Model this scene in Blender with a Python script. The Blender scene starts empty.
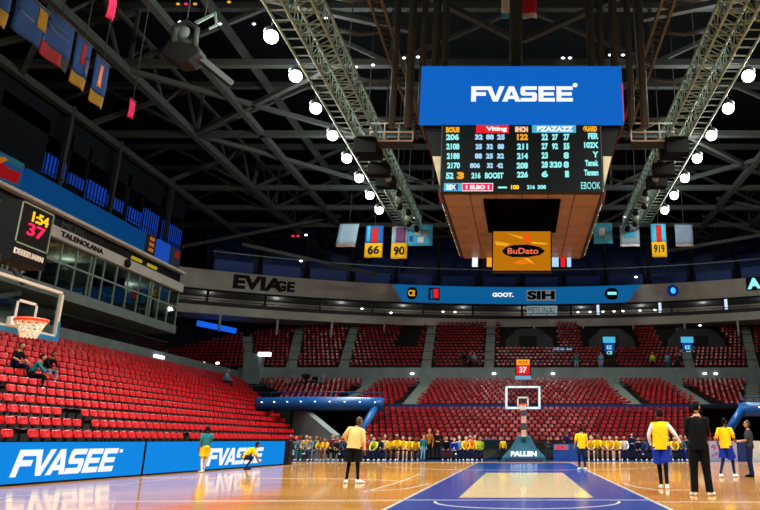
import bpy, bmesh, math, random
from mathutils import Vector, Matrix, Quaternion
random.seed(7)
C = bpy.context.scene.collection
PI = math.pi
S = bpy.context.scene

# ------------------------------------------------------------------ camera, world, light, exposure
CAM_H = 1.2
F_PX, CX, CY, HZ = 673.0, 522.0, 255.0, 440.0
TILT = math.atan((HZ - CY) / F_PX)
cam_d = bpy.data.cameras.new('camera')
cam_d.sensor_width = 36.0
cam_d.lens = 36.0 * F_PX / 760.0
cam_d.shift_x = -(CX - 380.0) / 760.0
cam_d.clip_end = 400
cam_o = bpy.data.objects.new('camera', cam_d)
C.objects.link(cam_o)
cam_o.location = (0, 0, CAM_H)
cam_o.rotation_euler = (PI / 2 + TILT, 0, 0)
S.camera = cam_o

w = bpy.data.worlds.new('world')
S.world = w
w.use_nodes = True
w.node_tree.nodes['Background'].inputs[0].default_value = (0.55, 0.75, 0.85, 1)
w.node_tree.nodes['Background'].inputs[1].default_value = 0.10

S.view_settings.view_transform = 'Standard'
S.view_settings.look = 'None'
S.view_settings.gamma = 1
S.view_settings.use_curve_mapping = False
S.view_settings.exposure = 0.0
S.cycles.use_denoising = True
S.cycles.max_bounces = 6
S.cycles.transparent_max_bounces = 12
S.cycles.sample_clamp_indirect = 4.0

LAMP_W = 600.0          # power of each floodlight of the two catwalk rows
SPILL_W = 480.0          # what a floodlight spills sideways and up
LAMP_COL = (0.95, 1.0, 0.94)
LAMP_Y = [24.85 + 3.63 * k for k in range(9)]       # rows of floodlights seen in the photo
LAMP_Y_BEHIND = [-4.2 + 7.26 * k for k in range(4)]   # the rows go on over the near half of the court


def area_lamp(x, y, z, power, target, size=0.6):
    d = bpy.data.lights.new('floodlight_beam', 'AREA')
    d.shape = 'DISK'
    d.size = size
    d.energy = power
    d.color = LAMP_COL
    d.spread = math.radians(125)
    o = bpy.data.objects.new('floodlight_beam', d)
    C.objects.link(o)
    o.location = (x, y, z)
    v = Vector(target) - Vector((x, y, z))
    o.rotation_euler = v.to_track_quat('-Z', 'Y').to_euler()
    return o


for sx in (-1, 1):
    for y in LAMP_Y_BEHIND:
        area_lamp(sx * 12.1, y, 20, LAMP_W * 2.2, (sx * 7.0, y + 4, 0))

# ------------------------------------------------------------------ unprojection of a photo pixel at a known distance
_c, _s = math.cos(TILT), math.sin(TILT)


def ray(px, py):
    a, b = (px - CX) / F_PX, (CY - py) / F_PX
    return a, _c - b * _s, _s + b * _c


def at_y(px, py, Y):
    r = ray(px, py); k = Y / r[1]
    return Vector((r[0] * k, Y, CAM_H + r[2] * k))


def at_z(px, py, Z=0.0):
    r = ray(px, py); k = (Z - CAM_H) / r[2]
    return Vector((r[0] * k, r[1] * k, Z))


def at_x(px, py, X):
    r = ray(px, py); k = X / r[0]
    return Vector((X, r[1] * k, CAM_H + r[2] * k))


def to_px(p):
    z = p[2] - CAM_H
    d = p[1] * _c + z * _s
    u = -p[1] * _s + z * _c
    return CX + F_PX * p[0] / d, CY - F_PX * u / d


# ------------------------------------------------------------------ materials
def srgb(r, g, b):
    def f(v):
        v /= 255.0
        return v / 12.92 if v <= 0.04045 else ((v + 0.055) / 1.055) ** 2.4
    return f(r), f(g), f(b)


MATS = {}


def mat(name, rgb, rough=0.6, metal=0.0, var=0.12, scale=3.0, spec=0.4, coat=0.0):
    """plain procedural material: a colour with a soft noise variation"""
    if name in MATS:
        return MATS[name]
    m = bpy.data.materials.new(name)
    m.use_nodes = True
    nt = m.node_tree
    b = nt.nodes['Principled BSDF']
    c = srgb(*rgb)
    tc = nt.nodes.new('ShaderNodeTexCoord')
    n = nt.nodes.new('ShaderNodeTexNoise')
    n.inputs['Scale'].default_value = scale
    n.inputs['Detail'].default_value = 4
    nt.links.new(tc.outputs['Object'], n.inputs['Vector'])
    r = nt.nodes.new('ShaderNodeValToRGB')
    r.color_ramp.elements[0].position = 0.3
    r.color_ramp.elements[1].position = 0.7
    r.color_ramp.elements[0].color = (*[v * (1 - var) for v in c], 1)
    r.color_ramp.elements[1].color = (*[min(1, v * (1 + var)) for v in c], 1)
    nt.links.new(n.outputs['Fac'], r.inputs['Fac'])
    nt.links.new(r.outputs['Color'], b.inputs['Base Color'])
    b.inputs['Roughness'].default_value = rough
    b.inputs['Metallic'].default_value = metal
    b.inputs['Specular IOR Level'].default_value = spec
    b.inputs['Coat Weight'].default_value = coat
    MATS[name] = m
    return m


def glow(name, rgb, strength=1.0, rough=0.6, sample=True, base=(0.004, 0.004, 0.004), pixels=0.0):
    """a lit screen, sign or lamp, or a print made to glow; pixels adds the fine dot rows of an LED wall"""
    if name in MATS:
        return MATS[name]
    m = bpy.data.materials.new(name)
    m.use_nodes = True
    nt = m.node_tree
    b = nt.nodes['Principled BSDF']
    c = srgb(*rgb)
    b.inputs['Base Color'].default_value = (*base, 1)
    b.inputs['Roughness'].default_value = rough
    b.inputs['Emission Color'].default_value = (*c, 1)
    b.inputs['Emission Strength'].default_value = strength
    b.inputs['Specular IOR Level'].default_value = 0.0
    if pixels:
        tc = nt.nodes.new('ShaderNodeTexCoord')
        wv = nt.nodes.new('ShaderNodeTexWave')
        wv.bands_direction = 'Z'
        wv.inputs['Scale'].default_value = pixels
        nt.links.new(tc.outputs['Object'], wv.inputs['Vector'])
        mr = nt.nodes.new('ShaderNodeMapRange')
        mr.inputs['To Min'].default_value = strength * 0.92
        mr.inputs['To Max'].default_value = strength * 1.08
        nt.links.new(wv.outputs['Fac'], mr.inputs['Value'])
        nt.links.new(mr.outputs['Result'], b.inputs['Emission Strength'])
    if not sample:
        m.cycles.emission_sampling = 'NONE'
    MATS[name] = m
    return m


def glass(name, tint, gloss=0.12, rough=0.03):
    m = bpy.data.materials.new(name)
    m.use_nodes = True
    nt = m.node_tree
    nt.nodes.remove(nt.nodes['Principled BSDF'])
    out = nt.nodes['Material Output']
    t = nt.nodes.new('ShaderNodeBsdfTransparent')
    t.inputs[0].default_value = (*tint, 1)
    g = nt.nodes.new('ShaderNodeBsdfGlossy')
    g.inputs['Roughness'].default_value = rough
    fr = nt.nodes.new('ShaderNodeFresnel')
    fr.inputs['IOR'].default_value = 1.12
    ad = nt.nodes.new('ShaderNodeMath')
    ad.operation = 'ADD'
    ad.inputs[1].default_value = gloss * 0.3
    nt.links.new(fr.outputs[0], ad.inputs[0])
    mx = nt.nodes.new('ShaderNodeMixShader')
    nt.links.new(ad.outputs[0], mx.inputs[0])
    nt.links.new(t.outputs[0], mx.inputs[1])
    nt.links.new(g.outputs[0], mx.inputs[2])
    nt.links.new(mx.outputs[0], out.inputs['Surface'])
    MATS[name] = m
    return m


def wood_floor():
    m = bpy.data.materials.new('court_wood')
    m.use_nodes = True
    nt = m.node_tree
    b = nt.nodes['Principled BSDF']
    tc = nt.nodes.new('ShaderNodeTexCoord')
    mp = nt.nodes.new('ShaderNodeMapping')
    mp.inputs['Rotation'].default_value = (0, 0, 0)
    nt.links.new(tc.outputs['Object'], mp.inputs['Vector'])
    br = nt.nodes.new('ShaderNodeTexBrick')
    br.inputs['Scale'].default_value = 1.0
    br.inputs['Brick Width'].default_value = 2.2
    br.inputs['Row Height'].default_value = 0.22
    br.inputs['Mortar Size'].default_value = 0.006
    br.inputs['Color1'].default_value = (*srgb(222, 156, 72), 1)
    br.inputs['Color2'].default_value = (*srgb(190, 122, 50), 1)
    br.inputs['Mortar'].default_value = (*srgb(150, 92, 36), 1)
    nt.links.new(mp.outputs[0], br.inputs['Vector'])
    n = nt.nodes.new('ShaderNodeTexNoise')
    n.inputs['Scale'].default_value = 1.2
    n.inputs['Detail'].default_value = 6
    mp2 = nt.nodes.new('ShaderNodeMapping')
    mp2.inputs['Scale'].default_value = (0.6, 6, 1)
    nt.links.new(tc.outputs['Object'], mp2.inputs['Vector'])
    nt.links.new(mp2.outputs[0], n.inputs['Vector'])
    mx = nt.nodes.new('ShaderNodeMix')
    mx.data_type = 'RGBA'
    mx.blend_type = 'OVERLAY'
    mx.inputs[0].default_value = 0.35
    nt.links.new(br.outputs['Color'], mx.inputs[6])
    nt.links.new(n.outputs['Fac'], mx.inputs[7])
    nt.links.new(mx.outputs[2], b.inputs['Base Color'])
    b.inputs['Roughness'].default_value = 0.13
    b.inputs['Specular IOR Level'].default_value = 0.6
    b.inputs['Coat Weight'].default_value = 0.35
    b.inputs['Coat Roughness'].default_value = 0.05
    MATS['court_wood'] = m
    return m


def paint(name, rgb):
    m = mat(name, rgb, rough=0.12, spec=0.6, coat=0.35, var=0.06)
    m.node_tree.nodes['Principled BSDF'].inputs['Coat Roughness'].default_value = 0.05
    return m


WOOD = wood_floor()
CREAM = paint('cream_paint', (226, 206, 158))
BLUE_P = paint('blue_paint', (0, 58, 128))
for _k, _v in (('Specular IOR Level', 0.22), ('Coat Weight', 0.0), ('Roughness', 0.16)):
    BLUE_P.node_tree.nodes['Principled BSDF'].inputs[_k].default_value = _v
WHITE_P = paint('white_line', (235, 232, 220))
DECK = mat('roof_deck', (18, 24, 29), 0.9, spec=0.1)
STEEL = mat('truss_steel', (52, 58, 56), 0.6, 0.0)
STEEL_L = mat('bright_steel', (134, 158, 146), 0.5, 0.0)
STEEL_B = mat('brown_steel', (80, 82, 70), 0.55, 0.0)
BLACK = mat('black_metal', (9, 10, 11), 0.65, spec=0.25)
DARKGREY = mat('dark_grey', (40, 42, 45), 0.6)
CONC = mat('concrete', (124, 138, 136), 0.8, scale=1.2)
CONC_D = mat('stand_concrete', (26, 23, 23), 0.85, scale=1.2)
CONC_G = mat('aisle_concrete', (138, 146, 138), 0.8, scale=1.2)
BEIGE = mat('beige_fascia', (194, 192, 184), 0.75, scale=0.8)
RED = mat('red_plastic', (214, 12, 20), 0.34, var=0.18, scale=0.9, spec=0.5)
RED_SHADE = mat('shaded_red_plastic', (70, 8, 12), 0.5, var=0.15)  # seat pans: red darkened to stand for the shade between rows
RED_E = mat('red_plastic_end', (158, 10, 22), 0.3, var=0.25, scale=0.9, spec=0.6)
BLUE_SEAT = mat('blue_plastic', (26, 60, 138), 0.4, var=0.25)
NAVY = mat('navy', (20, 42, 96), 0.5)
BLUE_V = mat('blue_vinyl', (22, 88, 160), 0.35)
TEAL = mat('teal_pad', (20, 92, 116), 0.45)
WHITE = mat('white', (235, 235, 230), 0.45, var=0.03)
PANEL = mat('brown_panel', (112, 80, 48), 0.45, var=0.2, scale=1.5)
ORANGE = mat('orange_rim', (235, 70, 20), 0.4)
NET = mat('net_cord', (236, 232, 220), 0.8, var=0.03)
YEL = mat('yellow_cloth', (240, 190, 20), 0.7)
LED = glow('led_blue', (6, 138, 232), 0.95, pixels=6)
LED_TOP = glow('led_deep_blue', (6, 98, 194), 1.0, pixels=4)
LED_RIB = glow('led_ribbon', (4, 70, 128), 0.7, pixels=3)
LED_FAR = glow('led_ribbon_far', (14, 98, 158), 0.85, pixels=3)
LED_W = glow('led_white', (250, 252, 255), 1.0)
CYAN = glow('led_cyan', (150, 245, 245), 1.0)
LEDRED = glow('led_red', (235, 30, 40), 1.0)
LEDORG = glow('led_orange', (250, 170, 40), 1.0)
LEDYEL = glow('led_yellow', (255, 200, 30), 1.2)
LEDPINK = glow('led_pink', (255, 40, 90), 1.1)
LEDAMB = glow('led_amber', (196, 118, 10), 0.9)
SKYBLUE = glow('led_sky', (80, 190, 230), 0.9)
WIN = glow('blue_window', (18, 62, 168), 0.8)
LENS = glow('lamp_lens', (255, 250, 236), 9.0, sample=False)
SMALL = glow('small_lamp', (240, 248, 255), 3.0, sample=False)
SCREEN_K = mat('screen_black', (6, 10, 12), 0.3)
GLASS = glass('clear_glass', (0.86, 0.93, 0.92))
GLASS_D = glass('suite_glass', (0.55, 0.62, 0.6), 0.2)
GLASS_T = glass('teal_glass', (0.55, 0.86, 0.92), 0.25)


# ------------------------------------------------------------------ mesh helpers
class MB:
    def __init__(s):
        s.v, s.f, s.mi, s.sm = [], [], [], []

    def add(s, verts, faces, mi=0, smooth=False):
        o = len(s.v)
        s.v.extend([tuple(v) for v in verts])
        for f in faces:
            s.f.append([i + o for i in f])
            s.mi.append(mi)
            s.sm.append(smooth)
        return s

    def box(s, a, b, mi=0):
        x0, y0, z0 = a
        x1, y1, z1 = b
        return s.add([(x0, y0, z0), (x1, y0, z0), (x1, y1, z0), (x0, y1, z0), (x0, y0, z1), (x1, y0, z1), (x1, y1, z1), (x0, y1, z1)],
                     [(0, 3, 2, 1), (4, 5, 6, 7), (0, 1, 5, 4), (1, 2, 6, 5), (2, 3, 7, 6), (3, 0, 4, 7)], mi)

    def obox(s, c, ax, ay, az, mi=0):
        c, ax, ay, az = Vector(c), Vector(ax), Vector(ay), Vector(az)
        vs = [c + i * ax + j * ay + k * az for k in (-1, 1) for i, j in ((-1, -1), (1, -1), (1, 1), (-1, 1))]
        return s.add(vs, [(0, 3, 2, 1), (4, 5, 6, 7), (0, 1, 5, 4), (1, 2, 6, 5), (2, 3, 7, 6), (3, 0, 4, 7)], mi)

    def bar(s, p, q, w, h=None, mi=0, up=(0, 0, 1)):
        p, q = Vector(p), Vector(q)
        h = w if h is None else h
        d = (q - p)
        L = d.length
        if L < 1e-6:
            return s
        d /= L
        u = Vector(up)
        if abs(d.dot(u)) > 0.99:
            u = Vector((1, 0, 0))
        r = d.cross(u).normalized()
        u = r.cross(d).normalized()
        return s.obox((p + q) / 2, r * w / 2, d * L / 2, u * h / 2, mi)

    def tube(s, pts, r, n=8, mi=0, cap=True):
        pts = [Vector(p) for p in pts]
        rs = r if isinstance(r, (list, tuple)) else [r] * len(pts)
        rings = []
        prev = None
        for i, p in enumerate(pts):
            d = (pts[min(i + 1, len(pts) - 1)] - pts[max(i - 1, 0)]).normalized()
            a = prev if prev is not None else (Vector((0, 0, 1)) if abs(d.z) < 0.9 else Vector((1, 0, 0)))
            a = (a - d * a.dot(d)).normalized()
            prev = a
            b = d.cross(a)
            rings.append([p + rs[i] * (math.cos(2 * PI * k / n) * a + math.sin(2 * PI * k / n) * b) for k in range(n)])
        vs = [v for ring in rings for v in ring]
        fs = []
        for i in range(len(rings) - 1):
            for k in range(n):
                fs.append((i * n + k, i * n + (k + 1) % n, (i + 1) * n + (k + 1) % n, (i + 1) * n + k))
        if cap:
            fs.append(tuple(range(n))[::-1])
            fs.append(tuple((len(rings) - 1) * n + k for k in range(n)))
        return s.add(vs, fs, mi, True)

    def rings(s, rings, mi=0, cap=(True, True), closed=True):
        """rings of equal count, lofted"""
        n = len(rings[0])
        vs = [v for r in rings for v in r]
        fs = []
        for i in range(len(rings) - 1):
            for k in range(n if closed else n - 1):
                fs.append((i * n + k, i * n + (k + 1) % n, (i + 1) * n + (k + 1) % n, (i + 1) * n + k))
        if cap[0]:
            fs.append(tuple(range(n))[::-1])
        if cap[1]:
            fs.append(tuple((len(rings) - 1) * n + k for k in range(n)))
        return s.add(vs, fs, mi, True)

    def sphere(s, c, r, n=12, m=8, mi=0, rot=None):
        c = Vector(c)
        r = (r, r, r) if not isinstance(r, (tuple, list)) else r
        rg = []
        for i in range(1, m):
            t = PI * i / m
            ring = []
            for k in range(n):
                p = Vector((r[0] * math.sin(t) * math.cos(2 * PI * k / n), r[1] * math.sin(t) * math.sin(2 * PI * k / n), -r[2] * math.cos(t)))
                ring.append(c + (rot @ p if rot else p))
            rg.append(ring)
        return s.rings(rg, mi)

    def prism(s, poly, lo, hi, axis='z', mi=0):
        """poly: 2-D outline; extruded along axis from lo to hi"""
        def P(a, b, t):
            return {'z': (a, b, t), 'y': (a, t, b), 'x': (t, a, b)}[axis]
        n = len(poly)
        vs = [P(a, b, lo) for a, b in poly] + [P(a, b, hi) for a, b in poly]
        fs = [tuple(range(n))[::-1], tuple(range(n, 2 * n))]
        fs += [(i, (i + 1) % n, n + (i + 1) % n, n + i) for i in range(n)]
        return s.add(vs, fs, mi)

    def arc(s, R0, R1, z0, z1, a0, a1, n=48, mi=0, cy=8.5):
        """a curved band about the vertical axis through (0, cy); angle 0 points up the court"""
        rg = []
        for i in range(n + 1):
            a = a0 + (a1 - a0) * i / n
            sn, cs = math.sin(a), math.cos(a)
            rg.append([(R0 * sn, cy + R0 * cs, z0), (R1 * sn, cy + R1 * cs, z0), (R1 * sn, cy + R1 * cs, z1), (R0 * sn, cy + R0 * cs, z1)])
        o = len(s.f)
        s.rings(rg, mi)
        for i in range(o, len(s.f)):
            s.sm[i] = False
        return s

    def mesh(s, name, mats):
        me = bpy.data.meshes.new(name)
        me.from_pydata(s.v, [], s.f)
        mats = mats if isinstance(mats, (list, tuple)) else [mats]
        for m in mats:
            me.materials.append(m)
        me.polygons.foreach_set('material_index', s.mi)
        me.polygons.foreach_set('use_smooth', s.sm)
        bm = bmesh.new()
        bm.from_mesh(me)
        bmesh.ops.recalc_face_normals(bm, faces=bm.faces)
        bm.to_mesh(me)
        bm.free()
        me.update()
        return me

    def build(s, name, mats, parent=None, bevel=0.0):
        o = bpy.data.objects.new(name, s.mesh(name, mats))
        C.objects.link(o)
        if parent is not None:
            o.parent = parent
        if bevel:
            md = o.modifiers.new('soft_edge', 'BEVEL')
            md.width = bevel
            md.segments = 2
            md.limit_method = 'ANGLE'
        return o


def tag(o, label=None, cat=None, group=None, kind=None):
    if label:
        o['label'] = label
    if cat:
        o['category'] = cat
    if group:
        o['group'] = group
    o['kind'] = kind or 'thing'
    return o


def thing(name, label, cat, loc=(0, 0, 0), rz=0.0, group=None):
    o = bpy.data.objects.new(name, None)
    C.objects.link(o)
    o.empty_display_size = 0.1
    o.location = loc
    o.rotation_euler = (0, 0, rz)
    return tag(o, label, cat, group)


def copy_tree(o, parent=None):
    c = o.copy()
    C.objects.link(c)
    if parent is not None:
        c.parent = parent
    for ch in list(o.children):
        copy_tree(ch, c)
    return c


_font_cache = {}


def text_mesh(body, shear=0.0, bold=0.0):
    key = (body, shear, bold)
    if key in _font_cache:
        return _font_cache[key]
    cu = bpy.data.curves.new('letters', 'FONT')
    cu.body = body
    cu.shear = shear
    cu.offset = bold
    cu.extrude = 0.02
    cu.resolution_u = 4
    o = bpy.data.objects.new('letters', cu)
    C.objects.link(o)
    dg = bpy.context.evaluated_depsgraph_get()
    me = bpy.data.meshes.new_from_object(o.evaluated_get(dg))
    vs = [v.co.copy() for v in me.vertices]
    fs = [tuple(p.vertices) for p in me.polygons]
    bpy.data.objects.remove(o)
    bpy.data.curves.remove(cu)
    bpy.data.meshes.remove(me)
    _font_cache[key] = (vs, fs)
    return vs, fs


def text(body, c, right, up, w, h, m, parent=None, name='lettering', shear=0.0, bold=0.03, depth=0.02):
    """letters fitted into w x h about the centre c (all in the parent's space)"""
    vs, fs = text_mesh(body, shear, bold)
    if not vs:
        return None
    xs = [v.x for v in vs]; ys = [v.y for v in vs]
    x0, x1, y0, y1 = min(xs), max(xs), min(ys), max(ys)
    R, U = Vector(right).normalized(), Vector(up).normalized()
    N = R.cross(U)
    c = Vector(c)
    mb = MB()
    out = []
    for v in vs:
        a = ((v.x - x0) / max(1e-6, x1 - x0) - 0.5) * w
        b = ((v.y - y0) / max(1e-6, y1 - y0) - 0.5) * h
        out.append(c + R * a + U * b + N * (depth if v.z > 0 else 0.0))
    mb.add(out, fs)
    me = bpy.data.meshes.new(name)
    me.from_pydata(mb.v, [], mb.f)
    me.materials.append(m)
    o = bpy.data.objects.new(name, me)
    C.objects.link(o)
    if parent is not None:
        o.parent = parent
    return o


GLYPH = {'F': [[(0, 0), (.3, 0), (.3, 1), (0, 1)], [(0, .76), (1, .76), (1, 1), (0, 1)], [(0, .38), (.9, .38), (.9, .61), (0, .61)]],
         'V': [[(-.06, 1), (.26, 1), (.62, 0), (.36, 0)], [(.74, 1), (1.06, 1), (.66, 0), (.4, 0)]],
         'A': [[(-.06, 0), (.26, 0), (.6, 1), (.34, 1)], [(.4, 1), (.66, 1), (1.06, 0), (.74, 0)], [(.2, .17), (.8, .17), (.74, .38), (.26, .38)]],
         'S': [[(.1, .77), (1, .77), (1, 1), (.1, 1)], [(.1, .39), (.9, .39), (.9, .61), (.1, .61)], [(0, 0), (.9, 0), (.9, .23), (0, .23)], [(0, .5), (.1, .39), (.29, .39), (.29, 1), (.1, 1), (0, .9)], [(.71, 0), (.9, 0), (1, .1), (1, .5), (.9, .61), (.71, .61)]],
         'E': [[(0, 0), (.3, 0), (.3, 1), (0, 1)], [(0, .77), (1, .77), (1, 1), (0, 1)], [(0, .39), (.94, .39), (.94, .61), (0, .61)], [(0, 0), (1, 0), (1, .23), (0, .23)]]}


def block_text(body, c, right, up, w, h, m, parent, shear=0.0, depth=0.012):
    """heavy wide capitals, one outline set per letter"""
    R, U = Vector(right).normalized(), Vector(up).normalized()
    N = R.cross(U)
    c = Vector(c)
    adv = {'F': .98, 'V': .98, 'A': 1.06, 'S': 1.1, 'E': 1.1}
    tot = sum(adv[ch] for ch in body) - .1
    unit = (w - shear * h) / tot
    x = 0.0
    mb = MB()
    for ch in body:
        for poly in GLYPH[ch]:
            P = []
            for a, b in poly:
                P.append(c + R * ((x + a) * unit + shear * h * b - w / 2) + U * ((b - .5) * h))
            n = len(P)
            mb.add(P + [p + N * depth for p in P], [tuple(range(n))[::-1], tuple(range(n, 2 * n))] + [(i, (i + 1) % n, n + (i + 1) % n, n + i) for i in range(n)])
        x += adv[ch]
    return mb.build('lettering', [m], parent)


ORD = ['first', 'second', 'third', 'fourth', 'fifth', 'sixth', 'seventh', 'eighth', 'ninth', 'tenth', 'eleventh', 'twelfth', 'thirteenth',
       'fourteenth', 'fifteenth', 'sixteenth', 'seventeenth', 'eighteenth', 'nineteenth']
TENS = ['', '', 'twenty', 'thirty', 'forty', 'fifty', 'sixty', 'seventy', 'eighty', 'ninety']


def ordinal(n):
    if n < 20:
        return ORD[n - 1]
    t, u = divmod(n, 10)
    return TENS[t][:-1] + 'ieth' if u == 0 else TENS[t] + '-' + ORD[u - 1]



def rebase(root):
    """move a thing's Empty, built at the origin, to the middle of its own foot"""
    kids = [k for k in root.children_recursive if k.type == 'MESH']
    co = [v.co for k in kids for v in k.data.vertices]
    lo = [min(c[i] for c in co) for i in range(3)]
    hi = [max(c[i] for c in co) for i in range(3)]
    b = Vector(((lo[0] + hi[0]) / 2, (lo[1] + hi[1]) / 2, lo[2]))
    for me in {k.data for k in kids}:
        me.transform(Matrix.Translation(-b))
    root.location = b
    return root


def struct(name, mb, mats, parent=None):
    o = mb.build(name, mats, parent)
    if parent is None:
        o['kind'] = 'structure'
    return o



# ================================================================== THE SHELL
struct('floor', MB().box((-50, -30, -0.2), (50, 105, 0)), [WOOD])
fl = bpy.data.objects['floor']
# blue apron around the court and painted areas
struct('floor_apron', MB().box((-30, 40.4, 0.0), (30, 44.6, 0.006)), [BLUE_P], fl)
struct('key_area', MB().box((-2.42, 6.0, 0.0), (2.62, 38.1, 0.004)), [BLUE_P], fl)
struct('key_centre', MB().box((-1.36, 15.35, 0.004), (1.54, 26.7, 0.007)), [CREAM], fl)


def line_mb(pts, wd=0.07, z=0.009, closed=False):
    m = MB()
    pts = [Vector((p[0], p[1], 0)) for p in pts]
    n = len(pts)
    rg = []
    for i, p in enumerate(pts):
        d = (pts[min(i + 1, n - 1)] - pts[max(i - 1, 0)]).normalized()
        r = Vector((-d.y, d.x, 0)) * wd / 2
        rg.append([p - r + Vector((0, 0, z - 0.004)), p + r + Vector((0, 0, z - 0.004)), p + r + Vector((0, 0, z)), p - r + Vector((0, 0, z))])
    return m.rings(rg)


def court_line(pts, wd=0.07, z=0.009):
    o = line_mb(pts, wd, z).build('court_line', [WHITE_P], fl)
    for p in o.data.polygons:
        p.use_smooth = False
    return o


court_line([(-2.45, 6), (-2.45, 38.1)])
court_line([(2.65, 6), (2.65, 38.1)])
court_line([(-13.0, 38.4), (13.0, 38.4)], 0.1)
court_line([(-2.45, 14.75), (2.65, 14.75)], 0.06)
court_line([(-11.5, 14.3), (-2.45, 14.75)], 0.07)
court_line([(2.65, 14.35), (11.0, 14.2)], 0.07)
court_line([(0.1 + 1.85 * math.cos(t), 14.4 - 1.5 * math.sin(t)) for t in [PI * k / 20 for k in range(21)]], 0.06)
court_line([(-3.85, 17.3), (-2.95, 18.1), (-2.62, 20.2)], 0.07)
court_line([(-3.75, 17.0), (-3.6, 21.6), (-3.75, 26)], 0.07)
court_line([(2.9, 20.2), (3.05, 18.7), (3.4, 17.75), (4.3, 17.7)], 0.07)
court_line([(-12.6, 23.4), (-5.5, 22.6), (-3.6, 21.6)], 0.06)
court_line([(0.1 + 7.3 * math.cos(t), 36.3 - 7.3 * math.sin(t)) for t in [PI * k / 30 for k in range(31)]], 0.06)
court_line([(-11.2, 12), (-11.2, 38.4)], 0.07)
court_line([(11.6, 12), (11.6, 38.4)], 0.07)

struct('ceiling', MB().box((-48, -10, 34), (48, 106, 34.4)), [DECK])
struct('wall_left', MB().box((-48.4, -10, 0), (-48, 106, 34)), [DECK])
struct('wall_right', MB().box((48, 20, 0), (48.4, 106, 34)), [DECK])
struct('wall_far', MB().box((-48, 105.6, 0), (48, 106, 34)), [DECK])

# ------------------------------------------------------------------ lower stand beside the court
ROW_X, ROW_DX, ROW_Z, ROW_DZ, NROW = -14.6, 0.85, 0.70, 0.40, 14


def left_end(i):
    return 46.6 + 1.28 * i


mb = MB()
for i in range(NROW):
    x = ROW_X - ROW_DX * i
    z = ROW_Z + ROW_DZ * i
    mb.box((x - 0.5, 12, -0.0 if i == 0 else z - 0.42), (x + 0.36, left_end(i) + 0.3, z))
    if i:
        mb.box((x - 0.5, left_end(i) - 0.1, 0), (x + 0.36, left_end(i) + 0.3, z - 0.42))
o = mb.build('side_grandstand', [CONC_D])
tag(o, 'dark stepped grandstand under the rows of bright red seats behind the blue boards', 'grandstand')

# red seats: one seat built with its parts, the rest copies
def seat_shapes():
    # faces +X (towards the court), origin on the tread under the seat
    b = MB()
    rg = []
    for zz, xx, hw in ((0.56, -0.05, 0.20), (0.59, -0.055, 0.222), (0.68, -0.08, 0.226), (0.77, -0.10, 0.215), (0.80, -0.108, 0.17)):
        ring = []
        for k in range(7):
            t = -1 + k / 3
            ring.append((xx + 0.035 * t * t, hw * t, zz))
        for k in range(6, -1, -1):
            t = -1 + k / 3
            ring.append((xx + 0.035 * t * t - 0.035, hw * t, zz))
        rg.append(ring)
    b.rings(rg)
    p = MB()
    rg = []
    for xx, zz, hw in ((-0.02, 0.385, 0.19), (0.10, 0.40, 0.215), (0.26, 0.425, 0.215), (0.35, 0.435, 0.19), (0.375, 0.425, 0.16)):
        ring = []
        for k in range(7):
            t = -1 + k / 3
            ring.append((xx, hw * t, zz + 0.025 * t * t))
        for k in range(6, -1, -1):
            t = -1 + k / 3
            ring.append((xx, hw * t, zz + 0.025 * t * t - 0.045))
        rg.append(ring)
    p.rings(rg)
    f = MB()
    f.box((-0.11, -0.03, 0.0), (-0.06, 0.03, 0.55))
    f.box((-0.10, -0.02, 0.30), (0.22, 0.02, 0.36))
    f.box((-0.14, -0.06, 0.0), (-0.03, 0.06, 0.02))
    return b, p, f


sb, sp_, sf = seat_shapes()
ME_BACK, ME_PAN, ME_FOOT = sb.mesh('backrest', [RED]), sp_.mesh('seat', [RED_SHADE]), sf.mesh('bracket', [BLACK])
SEAT_PITCH = 0.53
near = []
stuff = MB()
RND = random.Random(3)


def lite_seat(m, x, y, z, dx, dy, mi=0, pan=True):
    """a far seat: curved backrest and pan; (dx, dy) is where it faces"""
    F = Vector((dx, dy, 0)); R = Vector((dy, -dx, 0)); O = Vector((x, y, z))
    tilt = RND.uniform(-0.02, 0.03)
    hw = 0.22 if mi == 0 else 0.155
    vs = []
    for zz, ff in ((0.57, -0.05), (0.71, -0.08 + tilt), (0.80, -0.10 + tilt)) if mi == 0 else ((0.58, -0.05), (0.73, -0.08 + tilt), (0.79, -0.10 + tilt)):
        for t in (-1, 0, 1):
            ww = hw * (0.85 if zz > 0.75 else 1)
            vs.append(O + F * (ff + 0.04 * t * t) + R * ww * t + Vector((0, 0, zz)))
    fs = [(0, 1, 4, 3), (1, 2, 5, 4), (3, 4, 7, 6), (4, 5, 8, 7)]
    n = len(vs)
    vs += [v - F * 0.03 for v in vs]
    fs += [tuple(i + n for i in f[::-1]) for f in fs]
    fs += [(6, 7, n + 7, n + 6), (7, 8, n + 8, n + 7), (0, 3, n + 3, n), (3, 6, n + 6, n + 3), (2, n + 2, n + 5, 5), (5, n + 5, n + 8, 8)]
    m.add(vs, fs, mi)
    if pan:
        up = 0.02 + tilt
        a = O + Vector((0, 0, 0.40))
        q = [a + F * 0.0 - R * 0.2, a + F * 0.0 + R * 0.2, a + F * 0.36 + R * 0.2 + Vector((0, 0, up)), a + F * 0.36 - R * 0.2 + Vector((0, 0, up))]
        d = Vector((0, 0, -0.05))
        m.add(q + [v + d for v in q], [(0, 1, 2, 3), (7, 6, 5, 4), (2, 6, 7, 3), (1, 5, 6, 2), (3, 7, 4, 0)], 2)


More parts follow.
